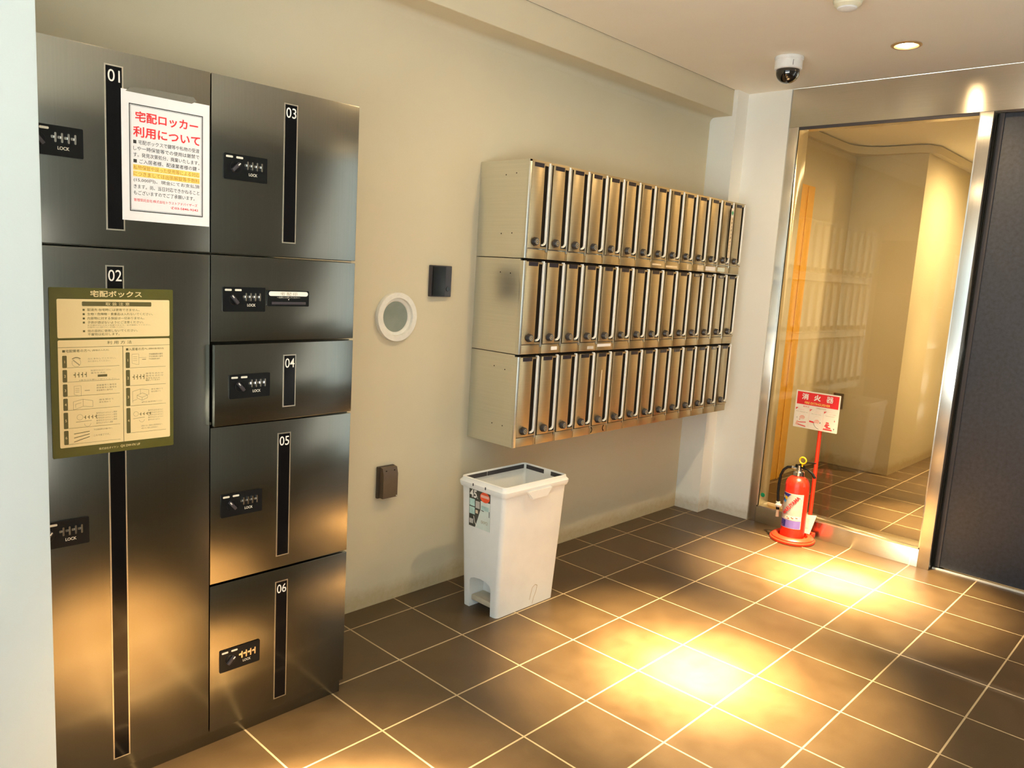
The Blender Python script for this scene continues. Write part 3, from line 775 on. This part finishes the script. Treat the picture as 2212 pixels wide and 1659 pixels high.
def green_sticker(mb):
    mb.rect(0.088, 0.1165, 0.085, 0.352, 0.0062, 'cream_tape'); mb.rect(0.089, 0.1155, 0.305, 0.351, 0.0065, 'sign_white')
    mb.disc(0.102, 0.328, 0.0118, 0.0068, 'sticker_green', None, 20); mb.arc(0.102, 0.328, 0.0065, 0.6, 2.5, 0.002, 0.0070, 'sign_white', None, 6); mb.arc(0.102, 0.328, 0.0065, 3.8, 5.6, 0.002, 0.0070, 'sign_white', None, 6)
    for q in range(7): mb.rect(0.099, 0.110, 0.290 - 0.020 * q, 0.300 - 0.020 * q, 0.0065, 'board_grey_ink') if q % 2 else mb.rect(0.104, 0.110, 0.290 - 0.020 * q, 0.298 - 0.020 * q, 0.0065, 'board_grey_ink')
    for q in range(5): mb.rect(0.096, 0.100, 0.185 - 0.017 * q, 0.193 - 0.017 * q, 0.0065, 'board_grey_ink')
sticker(0, 12, green_sticker, 'cream strip with a green round mark', 'slim steel mailbox in the top row with a cream strip and green round mark')
def tape_v(mb): mb.flat([(0.052, 0.175), (0.060, 0.175), (0.061, 0.300), (0.054, 0.300)], 0.0006, 'cream_tape')
sticker(2, 4, tape_v, 'vertical strip of cream tape', 'slim steel mailbox in the bottom row with a vertical strip of cream tape')
Cf = -0.0045
def tp(a0, a1, b0, b1, mat='cream_tape'): return lambda mb: mb.rect(a0, a1, b0, b1, Cf, mat)
for (r, k), (a0, a1, b0, b1, mt) in {(1, 1): (0.075, 0.116, 0.013, 0.028, 'paper_white'), (1, 4): (0.015, 0.118, 0.017, 0.030, 'paper_white'), (0, 7): (0.022, 0.100, 0.014, 0.022, 'cream_tape'),
        (0, 8): (0.016, 0.120, 0.008, 0.018, 'cream_tape'), (0, 11): (0.016, 0.120, 0.008, 0.030, 'paper_white'), (0, 12): (0.016, 0.095, 0.008, 0.030, 'sticker_pale'), (0, 10): (0.060, 0.120, 0.008, 0.032, 'cream_tape'),
        (0, 9): (0.085, 0.100, 0.006, 0.032, 'cream_tape'), (1, 3): (0.070, 0.116, 0.008, 0.022, 'label_silver')}.items():
    mb = MB(FR); tp(a0, a1, b0, b1, mt)(mb); part('flap_sticker', mb, BOX[(r, k)], 'pale sticker on the flap')
mb = MB(FR)
for cx, a0_, a1_ in ((0.008, -1.2, 1.2), (0.118, 1.94, 4.34)): mb.arc(cx, 0.020, 0.014, a0_, a1_, 0.006, Cf, 'recess_dark', None, 10)
part('flap_sticker', mb, BOX[(2, 4)], 'dark worn arcs on the flap')
# junk mail poking out of slots
def leaflet(r, k, z0, z1, x, lab):
    mb = MB(); yb = -(DEP - 0.0235)
    mb.prism([(0, 0), (0.0022, 0.004), (0.0035, z1 - z0 - 0.01), (0.001, z1 - z0)], 0, 0.014, 'paper_white', Matrix(((1, 0, 0, 0), (0, 0, -1, 0), (0, 1, 0, 0), (0, 0, 0, 1))))
    o = part('leaflet', mb); tag(o, lab, 'leaflet', 'folded leaflets stuck in mailbox slots')
    o.location = (X0 + PX * k + x, YW + yb - 0.0005, ZT - H_ - PZ * r + z0)
leaflet(0, 3, 0.16, 0.26, 0.099, 'folded white leaflet in the slot of the fourth mailbox, top row')
leaflet(0, 4, 0.06, 0.26, 0.100, 'long white leaflet in the slot of the fifth mailbox, top row')
leaflet(1, 3, 0.25, 0.345, 0.101, 'thin white leaflet in the slot of the fourth mailbox, middle row')
leaflet(2, 3, 0.20, 0.265, 0.099, 'small white leaflet in the slot of the fourth mailbox, bottom row')
leaflet(2, 4, 0.20, 0.250, 0.100, 'small white leaflet in the slot beside the strip of cream tape')

# ------------------------------------------------------------------ things on the wall
t = thing('wall_vent', 'round white plastic ring with a grey disc set in the wall', 'vent', (0.252, YW, 1.176))
RY = Matrix.Rotation(PI / 2, 4, 'X')          # local z -> world -y
mb = MB(RY); mb.lathe([(0.096, 0.0002), (0.096, 0.016), (0.0945, 0.0185), (0.0745, 0.0185), (0.0735, 0.017), (0.072, 0.008), (0.062, 0.006), (0.0595, 0.003), (0.0595, 0.0015)], 'pipe_white', None, 64)
part('ring', mb, t)
mb = MB(RY); mb.lathe([(0.0595, 0.0016), (0.0585, 0.0026), (0.0, 0.0026)], 'vent_grey', None, 48); part('disc', mb, t)

t = thing('black_intercom', 'small black box mounted on the wall above the round vent', 'wall box', (0.413, YW, 1.258))
mb = MB(); mb.box(0, 0.108, -0.020, -0.0003, 0, 0.126, 'charcoal_plastic', 0.003); part('housing', mb, t)
mb = MB(); mb.box(0.004, 0.070, -0.026, -0.019, 0.004, 0.122, 'black_plastic', 0.002); part('cover', mb, t)
mb = MB(frame((0, -0.020, 0), (1, 0, 0), (0, 0, 1))); mb.lathe([(0.0, 0.002), (0.009, 0.002), (0.010, 0.0)], 'strip_black', Matrix.Translation((0.089, 0.032, 0)), 20); part('button', mb, t)

t = thing('weatherproof_outlet', 'brown weatherproof socket cover low on the wall beside the lockers', 'outlet', (0.186, YW, 0.452))
mb = MB(); mb.box(0, 0.082, -0.014, -0.0003, 0, 0.130, 'dark_brown_plastic', 0.004); part('back_plate', mb, t)
mb = MB(); YZ = Matrix(((0, 0, 1, 0), (1, 0, 0, 0), (0, 1, 0, 0), (0, 0, 0, 1)))
mb.prism([(-0.013, 0.003), (-0.036, 0.003), (-0.038, 0.008), (-0.038, 0.100), (-0.030, 0.126), (-0.013, 0.128)], 0.010, 0.081, 'brown_plastic', YZ); part('lid', mb, t)
mb = MB()
for x in (0.026, 0.066): mb.box(x - 0.003, x + 0.003, -0.0345, -0.030, 0.1125, 0.116, 'recess_dark')
mb.box(0.074, 0.079, -0.0385, -0.037, 0.006, 0.010, 'silver_print'); part('screw', mb, t)

t = tag(part('wall_switch', MB().box(4.552, 4.5695, -0.060, 0.016, 0.451, 0.573, 'brown_plastic', 0.003).box(4.549, 4.553, -0.050, 0.006, 0.462, 0.562, 'dark_brown_plastic')), 'small brown box on the corridor wall seen through the glass', 'switch')

# ------------------------------------------------------------------ pedal bin
t = thing('trash_bin', 'white plastic rubbish bin without lid standing on the tiles below the mailboxes', 'trash bin', (0.665, -0.190, 0))
def ring_pts(a0, a1, b0, b1, r): return rr(a0, a1, b0, b1, r, 5)
zb = [0.0, 0.03, 0.28, 0.530]
outer = [ring_pts(-0.173 - 0.024 * z / 0.53, 0.173 + 0.008 * z / 0.53, -0.100 - 0.030 * z / 0.53, 0.097 + 0.020 * z / 0.53, 0.018) for z in zb]
vs_ = []; fs = []
for pts_, z in zip(outer, zb): vs_ += [(a, b, z) for a, b in pts_]
n = len(outer[0])
for k in range(len(zb) - 1):
    for i in range(n): fs.append([k * n + i, k * n + (i + 1) % n, (k + 1) * n + (i + 1) % n, (k + 1) * n + i])
# inner shell
zi = [0.530, 0.28, 0.15]
base = len(zb) * n
for z in zi:
    vs_ += [(a, b, z) for a, b in ring_pts(-0.168 - 0.024 * z / 0.53 + 0, 0.168 + 0.008 * z / 0.53, -0.096 - 0.030 * z / 0.53, 0.093 + 0.020 * z / 0.53, 0.016)]
for i in range(n): fs.append([(len(zb) - 1) * n + i, (len(zb) - 1) * n + (i + 1) % n, base + (i + 1) % n, base + i])
for k in range(len(zi) - 1):
    for i in range(n): fs.append([base + k * n + i, base + k * n + (i + 1) % n, base + (k + 1) * n + (i + 1) % n, base + (k + 1) * n + i])
fs.append([base + (len(zi) - 1) * n + i for i in range(n)])
fs.append(list(range(n))[::-1])
mb = MB(); mb.add(vs_, fs, 'bin_plastic')
body = part('bin_body', mb, t)
# pedal recess: arch cut into the narrow end
arch = [(-0.065, -0.01), (0.057, -0.01), (0.057, 0.115), (0.050, 0.128), (0.030, 0.136), (-0.004, 0.140), (-0.038, 0.136), (-0.058, 0.128), (-0.065, 0.115)]
cm = MB(Matrix(((0, 0, 1, 0), (1, 0, 0, 0), (0, 1, 0, 0), (0, 0, 0, 1)))); cm.prism(arch, -0.22, -0.095, 'bin_plastic')
cut(body, [cm])
mb = MB(); mb.box(-0.160, -0.096, -0.062, 0.054, 0.040, 0.052, 'bin_pedal', 0.004); mb.box(-0.166, -0.150, -0.062, 0.054, 0.030, 0.052, 'bin_pedal', 0.004)
part('pedal', mb, t, 'greyish beige foot pedal')
# rim: flared collar
def collar(levels, mat):
    vs_ = []; fs = []
    for e, z, r in levels: vs_ += [(a, b, z) for a, b in ring_pts(-0.197 - e, 0.181 + e, -0.130 - e, 0.117 + e, r)]
    for k in range(len(levels) - 1):
        for i in range(n): fs.append([k * n + i, k * n + (i + 1) % n, (k + 1) * n + (i + 1) % n, (k + 1) * n + i])
    return vs_, fs
mb = MB(); v3, f3 = collar([(0.0008, 0.512, 0.019), (0.006, 0.510, 0.022), (0.0105, 0.522, 0.024), (0.0105, 0.532, 0.024), (0.003, 0.540, 0.022), (0.001, 0.549, 0.020), (-0.004, 0.551, 0.018), (-0.007, 0.546, 0.016), (-0.007, 0.520, 0.016)], 'bin_plastic')
mb.add(v3, f3, 'bin_plastic')
part('rim', mb, t)
mb = MB()   # front carrying lip
mb.prism([(-0.075, 0.520), (0.070, 0.520), (0.050, 0.498), (0.046, 0.488), (-0.046, 0.488), (-0.052, 0.498)][::-1], 0.0, 0.016, 'bin_plastic', frame((-0.005, -0.132, 0), (1, 0, 0), (0, 0, 1)))
mb.box(-0.205, -0.19, -0.2, -0.19, 0.5, 0.5001, 'bin_plastic') if False else None
part('carrying_grip', mb, t)
mb = MB()
for a0, a1, b0, b1 in ((-0.185, -0.06, 0.1070, 0.1092), (-0.056, 0.168, 0.1070, 0.1092), (0.1712, 0.1735, -0.004, 0.096), (0.1712, 0.1735, -0.110, -0.045)):
    mb.box(a0, a1, b0, b1, 0.527, 0.5445, 'rubber_dark')
part('rim_groove', mb, t, 'dark groove inside the rim')
mb = MB(frame((-0.2078, 0, 0), (0, -1, 0), (0, 0, 1)))
for a, b in ((-0.035, 0.5300), (0.035, 0.5300)): mb.prism(rr(a - 0.003, a + 0.003, b - 0.006, b + 0.006, 0.0028, 4), 0.0, 0.0006, 'rubber_dark')
part('hinge_hole', mb, t)
# size sticker: sheared with the wall's taper
lean = 0.024 / 0.53
X_ = frame((-0.1733 - lean * 0.35, -0.062 + 0.0, 0.352), (0, -1, 0), (-lean, 0, 1)) @ Matrix.Identity(4)
X_ = frame((-0.1735 - lean * 0.352 - 0.0006, 0.066, 0.352), (0, -1, 0), (-lean, 0, 1))
mb = MB(X_); Ws, Hs = 0.120, 0.160
mb.flat([(0, 0.0), (Ws, 0), (Ws, Hs), (0, Hs)], 0, 'sticker_dark')
c = 0.0005
mb.flat([(0.036, 0), (Ws, 0), (Ws, 0.118), (0.066, 0.118), (0.066, 0.080), (0.050, 0.036)], c, 'sticker_pale')
mb.text('45', 0.004, 0.122, 0.033, 'white_print', None, 2 * c, 0.040, 'L', 0.03); mb.text('L', 0.046, 0.122, 0.010, 'white_print', None, 2 * c, 0.006)
mb.flat([(0.090 + 0.027 * math.cos(q * PI / 12), 0.136 + 0.021 * math.sin(q * PI / 12)) for q in range(24)], 2 * c, 'sticker_orange')
mb.rect(0.068, 0.113, 0.134, 0.145, 3 * c, 'sign_pink')
for a0, a1, b0, b1, mt in ((0.003, 0.034, 0.086, 0.116, 'sticker_teal'), (0.003, 0.034, 0.052, 0.082, 'sticker_teal'), (0.038, 0.052, 0.060, 0.074, 'cream_tape'), (0.038, 0.062, 0.082, 0.112, 'label_silver'), (0.004, 0.026, 0.012, 0.032, 'label_silver'), (0.070, 0.112, 0.082, 0.100, 'sticker_teal')):
    mb.rect(a0, a1, b0, b1, 2 * c, mt)
for p, q in (((0.028, 0.046), (0.034, 0.022)), ((0.034, 0.022), (0.046, 0.006)), ((0.070, 0.080), (0.086, 0.078)), ((0.116, 0.084), (0.116, 0.060))): mb.line(p, q, 0.003, 2 * c, 'sign_white' if p[0] < 0.05 else 'charcoal_plastic')
mb.text('EKPO', 0.072, 0.026, 0.012, 'board_grey_ink', None, 2 * c, 0.036)
part('size_sticker', mb, t, 'printed sticker reading 45 with a red oval')
mb = MB(frame((0, -0.1011, 0), (1, 0, 0), (0, -0.0566, 1)))
for p, q in (((0.020, 0.03), (0.030, 0.082)), ((0.030, 0.082), (0.046, 0.092)), ((0.046, 0.092), (0.060, 0.085)), ((0.060, 0.085), (0.056, 0.06)), ((0.056, 0.06), (0.044, 0.03)), ((0.044, 0.03), (0.040, 0.008))): mb.line(p, q, 0.0025, 0.0, 'stain_brown')
part('stain', mb, t, 'thin brown scribble stain')

# ------------------------------------------------------------------ fire extinguisher, its stand and the cards behind it
SX, SY = 2.475, -0.632
t = thing('extinguisher_stand', 'round red extinguisher stand with pole and white and red sign plate', 'stand', (SX, SY, 0))
mb = MB(); mb.lathe([(0.0, 0.001), (0.118, 0.001), (0.120, 0.006), (0.119, 0.014), (0.112, 0.017), (0.111, 0.024), (0.100, 0.034), (0.088, 0.036), (0.078, 0.030), (0.076, 0.012), (0.0, 0.011)], 'red_plastic', None, 56)
mb.box(0.0715, 0.110, -0.084, -0.030, 0.012, 0.040, 'red_plastic', 0.006)
part('base', mb, t)
px, py = 0.082, -0.052
mb = MB(); mb.tube([(px, py, 0.012), (px, py, 0.32), (px + 0.0, py, 0.82)], 0.0105, 'red_plastic', None, 14); part('pole', mb, t)
SXN = frame((px - 0.014, py + 0.148, 0.618), (0, -1, 0), (0, 0, 1)) 
mb = MB(SXN); mb.prism(rr(0, 0.243, 0, 0.206, 0.004), -0.002, 0.0, 'sign_white'); part('sign_plate', mb, t)
mb = MB(SXN); c = 0.0006
mb.rect(0.0075, 0.2355, 0.130, 0.199, c, 'ink_red')
mb.text('消', 0.052, 0.158, 0.034, 'white_print', None, 2 * c, 0.038, 'C', 0.03)
mb.text('火', 0.119, 0.158, 0.034, 'white_print', None, 2 * c, 0.038, 'C', 0.045)
mb.text('器', 0.187, 0.158, 0.034, 'white_print', None, 2 * c, 0.038, 'C', 0.012)
mb.text('FIRE EXTINGUISHER', 0.122, 0.1355, 0.0125, 'highlight_yellow', None, 2 * c, 0.140, 'C', 0.02)
mb.text('使用法', 0.062, 0.1155, 0.0085, 'ink_red', None, c, 0.034, 'C', 0.02)
mb.text('OPERATION', 0.145, 0.1160, 0.0070, 'board_grey_ink', None, c, 0.053, 'C')
for k in range(3):
    a0 = 0.006 + 0.0785 * k
    border_m = 'sign_pink'
    for q in ((a0, a0 + 0.0005, 0.008, 0.110), (a0 + 0.0745, a0 + 0.075, 0.008, 0.110), (a0, a0 + 0.075, 0.008, 0.0085), (a0, a0 + 0.075, 0.1095, 0.110)): mb.rect(*q, c, border_m)
    mb.flat([(a0, 0.110), (a0, 0.0965), (a0 + 0.0145, 0.110)], c, 'ink_red')
    mb.text(str(k + 1), a0 + 0.0035, 0.1045, 0.005, 'sign_white', None, 2 * c)
mb.text('安全栓を抜く', 0.020, 0.0975, 0.0065, 'sign_pink', None, c, 0.036); mb.text('Pull safety pin up.', 0.010, 0.0855, 0.0050, 'board_grey_ink', None, c, 0.066)
mb.text('ホースをはずし', 0.101, 0.1000, 0.0048, 'sign_pink', None, c, 0.042); mb.text('火元に向ける', 0.110, 0.0920, 0.0048, 'sign_pink', None, c, 0.036); mb.text('Aim hose at fire.', 0.096, 0.0845, 0.0040, 'board_grey_ink', None, c, 0.054)
mb.text('レバーを握る', 0.192, 0.0950, 0.0065, 'sign_pink', None, c, 0.036); mb.text('Squeeze lever.', 0.172, 0.0845, 0.0045, 'board_grey_ink', None, c, 0.052)
# pictograms
for fx in (0.030, 0.112): 
    dy = 0.004 if fx > 0.1 else 0.0
    mb.flat([(fx, 0.056 - dy * 3), (fx + 0.010, 0.050 - dy * 3), (fx + 0.028, 0.050 - dy * 3), (fx + 0.032, 0.062 - dy * 3), (fx + 0.022, 0.070 - dy * 3), (fx + 0.008, 0.068 - dy * 3)], c, 'sign_pink')
    for q in range(4): mb.line((fx + 0.010 + 0.005 * q, 0.052 - dy * 3), (fx + 0.010 + 0.005 * q, 0.062 - dy * 3), 0.0012, 2 * c, 'sign_white')
    mb.arc(fx + 0.016, 0.064 - dy * 2, 0.020, 0.2, 2.9, 0.0006, c, 'sign_pink', None, 14)
mb.line((0.015, 0.018), (0.070, 0.010), 0.005, c, 'ink_red'); mb.line((0.022, 0.028), (0.070, 0.034), 0.004, c, 'ink_red'); mb.flat([(0.012, 0.014), (0.026, 0.012), (0.028, 0.036), (0.018, 0.036)], 2 * c, 'sign_pink')
mb.rect(0.0165, 0.0185, 0.050, 0.057, c, 'ink_black'); mb.line((0.034, 0.040), (0.034, 0.050), 0.006, c, 'sign_pink')
mb.flat([(0.088, 0.047), (0.108, 0.045), (0.120, 0.038), (0.108, 0.037), (0.088, 0.039)], 2 * c, 'ink_red'); mb.rect(0.146, 0.150, 0.040, 0.046, 2 * c, 'ink_black')
mb.arc(0.150, 0.045, 0.038, PI * 1.05, PI * 1.45, 0.0018, c, 'ink_black', None, 10)
for q, (a0, a1, b0) in enumerate(((0.178, 0.196, 0.046), (0.176, 0.199, 0.036), (0.172, 0.194, 0.028), (0.180, 0.208, 0.020), (0.166, 0.216, 0.010))): mb.flat([(a0, b0), (a1, b0), (a1 - 0.002, b0 + 0.006), (a0 + 0.002, b0 + 0.007)], c, 'ink_red')
for b0, s in ((0.066, -1), (0.020, 1)): mb.flat([(0.224, b0 + 0.006 * s), (0.2275, b0), (0.2205, b0)][::1 if s < 0 else -1], c, 'ink_red' if s < 0 else 'ink_black'); mb.line((0.224, b0), (0.224, b0 - 0.007 * s), 0.0012, c, 'ink_black')
part('sign_print', mb, t)

t = thing('fire_extinguisher', 'red fire extinguisher with a silver and violet label standing on its round stand', 'fire extinguisher', (SX - 0.008, SY, 0.0125))
mb = MB(); R_ = 0.0635
mb.lathe([(0.0, 0.0), (R_ - 0.010, 0.0), (R_ - 0.006, 0.003), (R_ - 0.006, 0.010), (R_, 0.014), (R_, 0.300), (R_ - 0.003, 0.318), (R_ - 0.011, 0.334), (R_ - 0.024, 0.346), (0.030, 0.351), (0.026, 0.353), (0.0, 0.353)], 'red_paint', None, 56)
part('cylinder', mb, t)
mb = MB(); mb.lathe([(0.0, 0.3525), (0.026, 0.3525), (0.029, 0.356), (0.029, 0.376), (0.026, 0.379), (0.018, 0.380), (0.018, 0.392), (0.011, 0.394), (0.011, 0.412), (0.0, 0.412)], 'chrome', None, 28)
mb.tube([(0, 0.012, 0.392), (-0.004, 0.040, 0.394)], 0.0095, 'chrome'); part('valve', mb, t)
# handle and lever point along -y and a little towards the camera
mb = MB()
def bar(pts_, w_, h_, mat):
    for k in range(len(pts_) - 1):
        p, q = Vector(pts_[k]), Vector(pts_[k + 1]); d = (q - p); L = d.length; d.normalize()
        s = Vector((0, 0, 1)).cross(d).normalized(); u = d.cross(s)
        M_ = Matrix.Identity(4)
        for r in range(3): M_[r][0], M_[r][1], M_[r][2], M_[r][3] = d[r], s[r], u[r], p[r]
        mb.box(-0.0015, L + 0.0015, -w_ / 2, w_ / 2, -h_ / 2, h_ / 2, mat, 0.0015, M_)
bar([(0, 0.030, 0.398), (0, -0.012, 0.402), (-0.004, -0.050, 0.398), (-0.010, -0.078, 0.382), (-0.014, -0.094, 0.362)], 0.017, 0.007, 'black_plastic')
part('carry_handle', mb, t)
mb = MB(); bar([(0, 0.010, 0.410), (0, -0.014, 0.424), (-0.006, -0.050, 0.438), (-0.012, -0.088, 0.442)], 0.015, 0.005, 'black_plastic')
mb.box(-0.008, 0.008, -0.03, 0.022, 0.398, 0.414, 'black_plastic', 0.003); part('squeeze_lever', mb, t)
mb = MB(); RR = [(0.0, 0.0 - 0.014 + 0.0175 * math.cos(q * PI / 12), 0.441 + 0.0175 * math.sin(q * PI / 12)) for q in range(25)]
mb.tube(RR, 0.0042, 'yellow_plastic', Matrix.Translation((-0.010, -0.004, 0.002)), 8); mb.box(-0.013, -0.006, -0.021, -0.015, 0.408, 0.426, 'yellow_plastic'); part('safety_pin', mb, t, 'yellow safety pin ring')
mb = MB(); mb.tube([(-0.004, 0.040, 0.394), (-0.010, 0.062, 0.390), (-0.016, 0.080, 0.372), (-0.020, 0.091, 0.340), (-0.022, 0.095, 0.290), (-0.023, 0.094, 0.240), (-0.024, 0.088, 0.190)], 0.0075, 'black_plastic', None, 12); part('hose', mb, t, 'black rubber hose')
mb = MB(); mb.tube([(-0.024, 0.088, 0.190), (-0.024, 0.087, 0.160)], 0.0115, 'label_silver', None, 12); mb.tube([(-0.024, 0.087, 0.160), (-0.024, 0.086, 0.145)], 0.009, 'black_plastic', None, 12); mb.tube([(-0.024, 0.086, 0.146), (-0.024, 0.085, 0.105)], 0.0085, 'cream_tape', None, 12, [0.0075, 0.0100]); mb.box(-0.050, -0.010, 0.060, 0.092, 0.168, 0.180, 'label_silver', 0.002)
part('nozzle', mb, t, 'cream nozzle tip with silver clip')
# wrapped label, centred on the side facing the camera
def wrap(a, b, rad, ang0):
    th = ang0 + a / rad
    return (rad * math.cos(th), rad * math.sin(th), b)
mb = MB(); ang0 = math.radians(128)
def wpoly(pts_, rad, mat, sub=10):
    """polygon in unrolled label coordinates, split into vertical strips so it follows the curve"""
    a0 = min(p[0] for p in pts_); a1 = max(p[0] for p in pts_)
    def yr(a):
        ys = []
        for i in range(len(pts_)):
            (xa, ya), (xb, yb_) = pts_[i], pts_[(i + 1) % len(pts_)]
            if min(xa, xb) - 1e-9 <= a <= max(xa, xb) + 1e-9:
                ys += [ya, yb_] if abs(xb - xa) < 1e-9 else [ya + (yb_ - ya) * (a - xa) / (xb - xa)]
        return min(ys), max(ys)
    vs_ = []; fs = []
    for i in range(sub + 1):
        a = a0 + (a1 - a0) * i / sub; a = min(max(a, a0), a1)
        lo, hi = yr(a); vs_ += [wrap(a, lo, rad, ang0), wrap(a, hi, rad, ang0)]
    for i in range(sub): fs.append([2 * i, 2 * i + 2, 2 * i + 3, 2 * i + 1])
    mb.add(vs_, fs, mat)
def wr(a0, a1, b0, b1, rad, mat): wpoly([(a0, b0), (a1, b0), (a1, b1), (a0, b1)], rad, mat)
def wdisc(a, b, r, rad, mat): wpoly([(a + r * math.cos(q * PI / 10), b + r * math.sin(q * PI / 10)) for q in range(20)], rad, mat, 12)
wr(0, 0.124, 0.068, 0.262, R_ + 0.0005, 'sign_white'); wr(0.002, 0.122, 0.118, 0.259, R_ + 0.0008, 'label_silver')
wr(0.002, 0.122, 0.070, 0.114, R_ + 0.0008, 'label_violet'); wr(0.006, 0.040, 0.074, 0.110, R_ + 0.0011, 'label_blue')
wpoly([(0.002, 0.205), (0.058, 0.259), (0.002, 0.2595)], R_ + 0.0011, 'label_blue')
wr(0.020, 0.121, 0.118, 0.140, R_ + 0.0010, 'sign_white')
for q in range(3): wr(0.050 + 0.022 * q, 0.060 + 0.022 * q, 0.122 + 0.003 * q, 0.126 + 0.003 * q, R_ + 0.0013, 'ink_red'); wr(0.045 + 0.024 * q, 0.049 + 0.024 * q, 0.128, 0.133, R_ + 0.0013, 'ink_black')
wr(0.100, 0.116, 0.234, 0.250, R_ + 0.0011, 'sign_white') ; wdisc(0.010, 0.238, 0.0095, R_ + 0.0014, 'sign_white'); wdisc(0.028, 0.234, 0.0100, R_ + 0.0015, 'yellow_plastic'); wdisc(0.020, 0.216, 0.0100, R_ + 0.0016, 'label_sky')
for q in range(5): wr(0.008, 0.026 + 0.002 * (q % 3), 0.078 + 0.006 * q, 0.0795 + 0.006 * q, R_ + 0.0014, 'sign_white' if q == 0 else 'label_violet')
# brand word running up the label
vs2, fs2, xa, xb, ya, yb_ = text_geo('MARUYAMA', 0.03)
sc_ = 0.135 / (xb - xa); ca, sa = math.cos(math.radians(52)), math.sin(math.radians(52))
q_ = []
for v in vs2:
    a = (v.x - xa) * sc_; b = (v.y - ya) * 0.022 / (yb_ - ya)
    q_.append(wrap(0.014 + a * ca - b * sa + 0.014, 0.140 + a * sa + b * ca - 0.004, R_ + 0.0022, ang0))
mb.add(q_, fs2, 'ink_red')
part('label_wrap', mb, t, 'silver, blue and violet printed label')

t = thing('instruction_card', 'white folded card leaning behind the fire extinguisher', 'card', (SX + 0.0585, SY, 0.0375))
mb = MB(); 
X_ = frame((0, 0.090, 0), (0, -1, 0), (0.06, 0, 1))
mb.prism([(0.0, 0.0), (0.160, 0.0), (0.185, 0.112), (0.012, 0.085)], -0.0015, 0.0, 'sign_white', X_)
part('card', mb, t)
for q in ((0.132, 0.150, 0.03, 0.085), (0.016, 0.05, 0.02, 0.06)): part('card_print', MB(X_).rect(*q, 0.0005, 'sticker_teal'), t)

# ------------------------------------------------------------------ things on the ceiling
t = thing('dome_camera', 'white dome security camera with a smoked dark dome on the ceiling', 'security camera', (2.012, -0.542, CEIL))
DX = Matrix.Rotation(PI, 4, 'X')
mb = MB(DX); mb.lathe([(0.0, 0.0004), (0.064, 0.0004), (0.066, 0.003), (0.066, 0.014), (0.063, 0.018), (0.063, 0.054), (0.060, 0.058), (0.052, 0.060)], 'camera_white', None, 48); part('housing', mb, t)
mb = MB(DX); mb.lathe([(0.054, 0.058)] + [(0.054 * math.cos(q * PI / 20), 0.068 + 0.052 * math.sin(q * PI / 20)) for q in range(10)] + [(0.0, 0.120)], 'smoked_dome', None, 40); part('dome', mb, t, 'smoked dark dome')
mb = MB(); mb.box(-0.0645, -0.0630, -0.018, -0.016, -0.050, -0.026, 'charcoal_plastic', 0, Matrix.Rotation(math.radians(28), 4, 'Z')); part('housing_screw', mb, t)
t = thing('smoke_detector', 'cream round smoke detector on the ceiling at the picture edge', 'smoke detector', (1.385, -1.050, CEIL))
mb = MB(DX); mb.lathe([(0.0, 0.0004), (0.052, 0.0004), (0.052, 0.016), (0.049, 0.020), (0.048, 0.028), (0.040, 0.033), (0.036, 0.037), (0.0, 0.039)], 'detector_cream', None, 40); part('base', mb, t)
mb = MB(DX); mb.lathe([(0.036, 0.0375), (0.033, 0.042), (0.020, 0.047), (0.0, 0.049)], 'camera_white', None, 32); part('sensor_cap', mb, t)
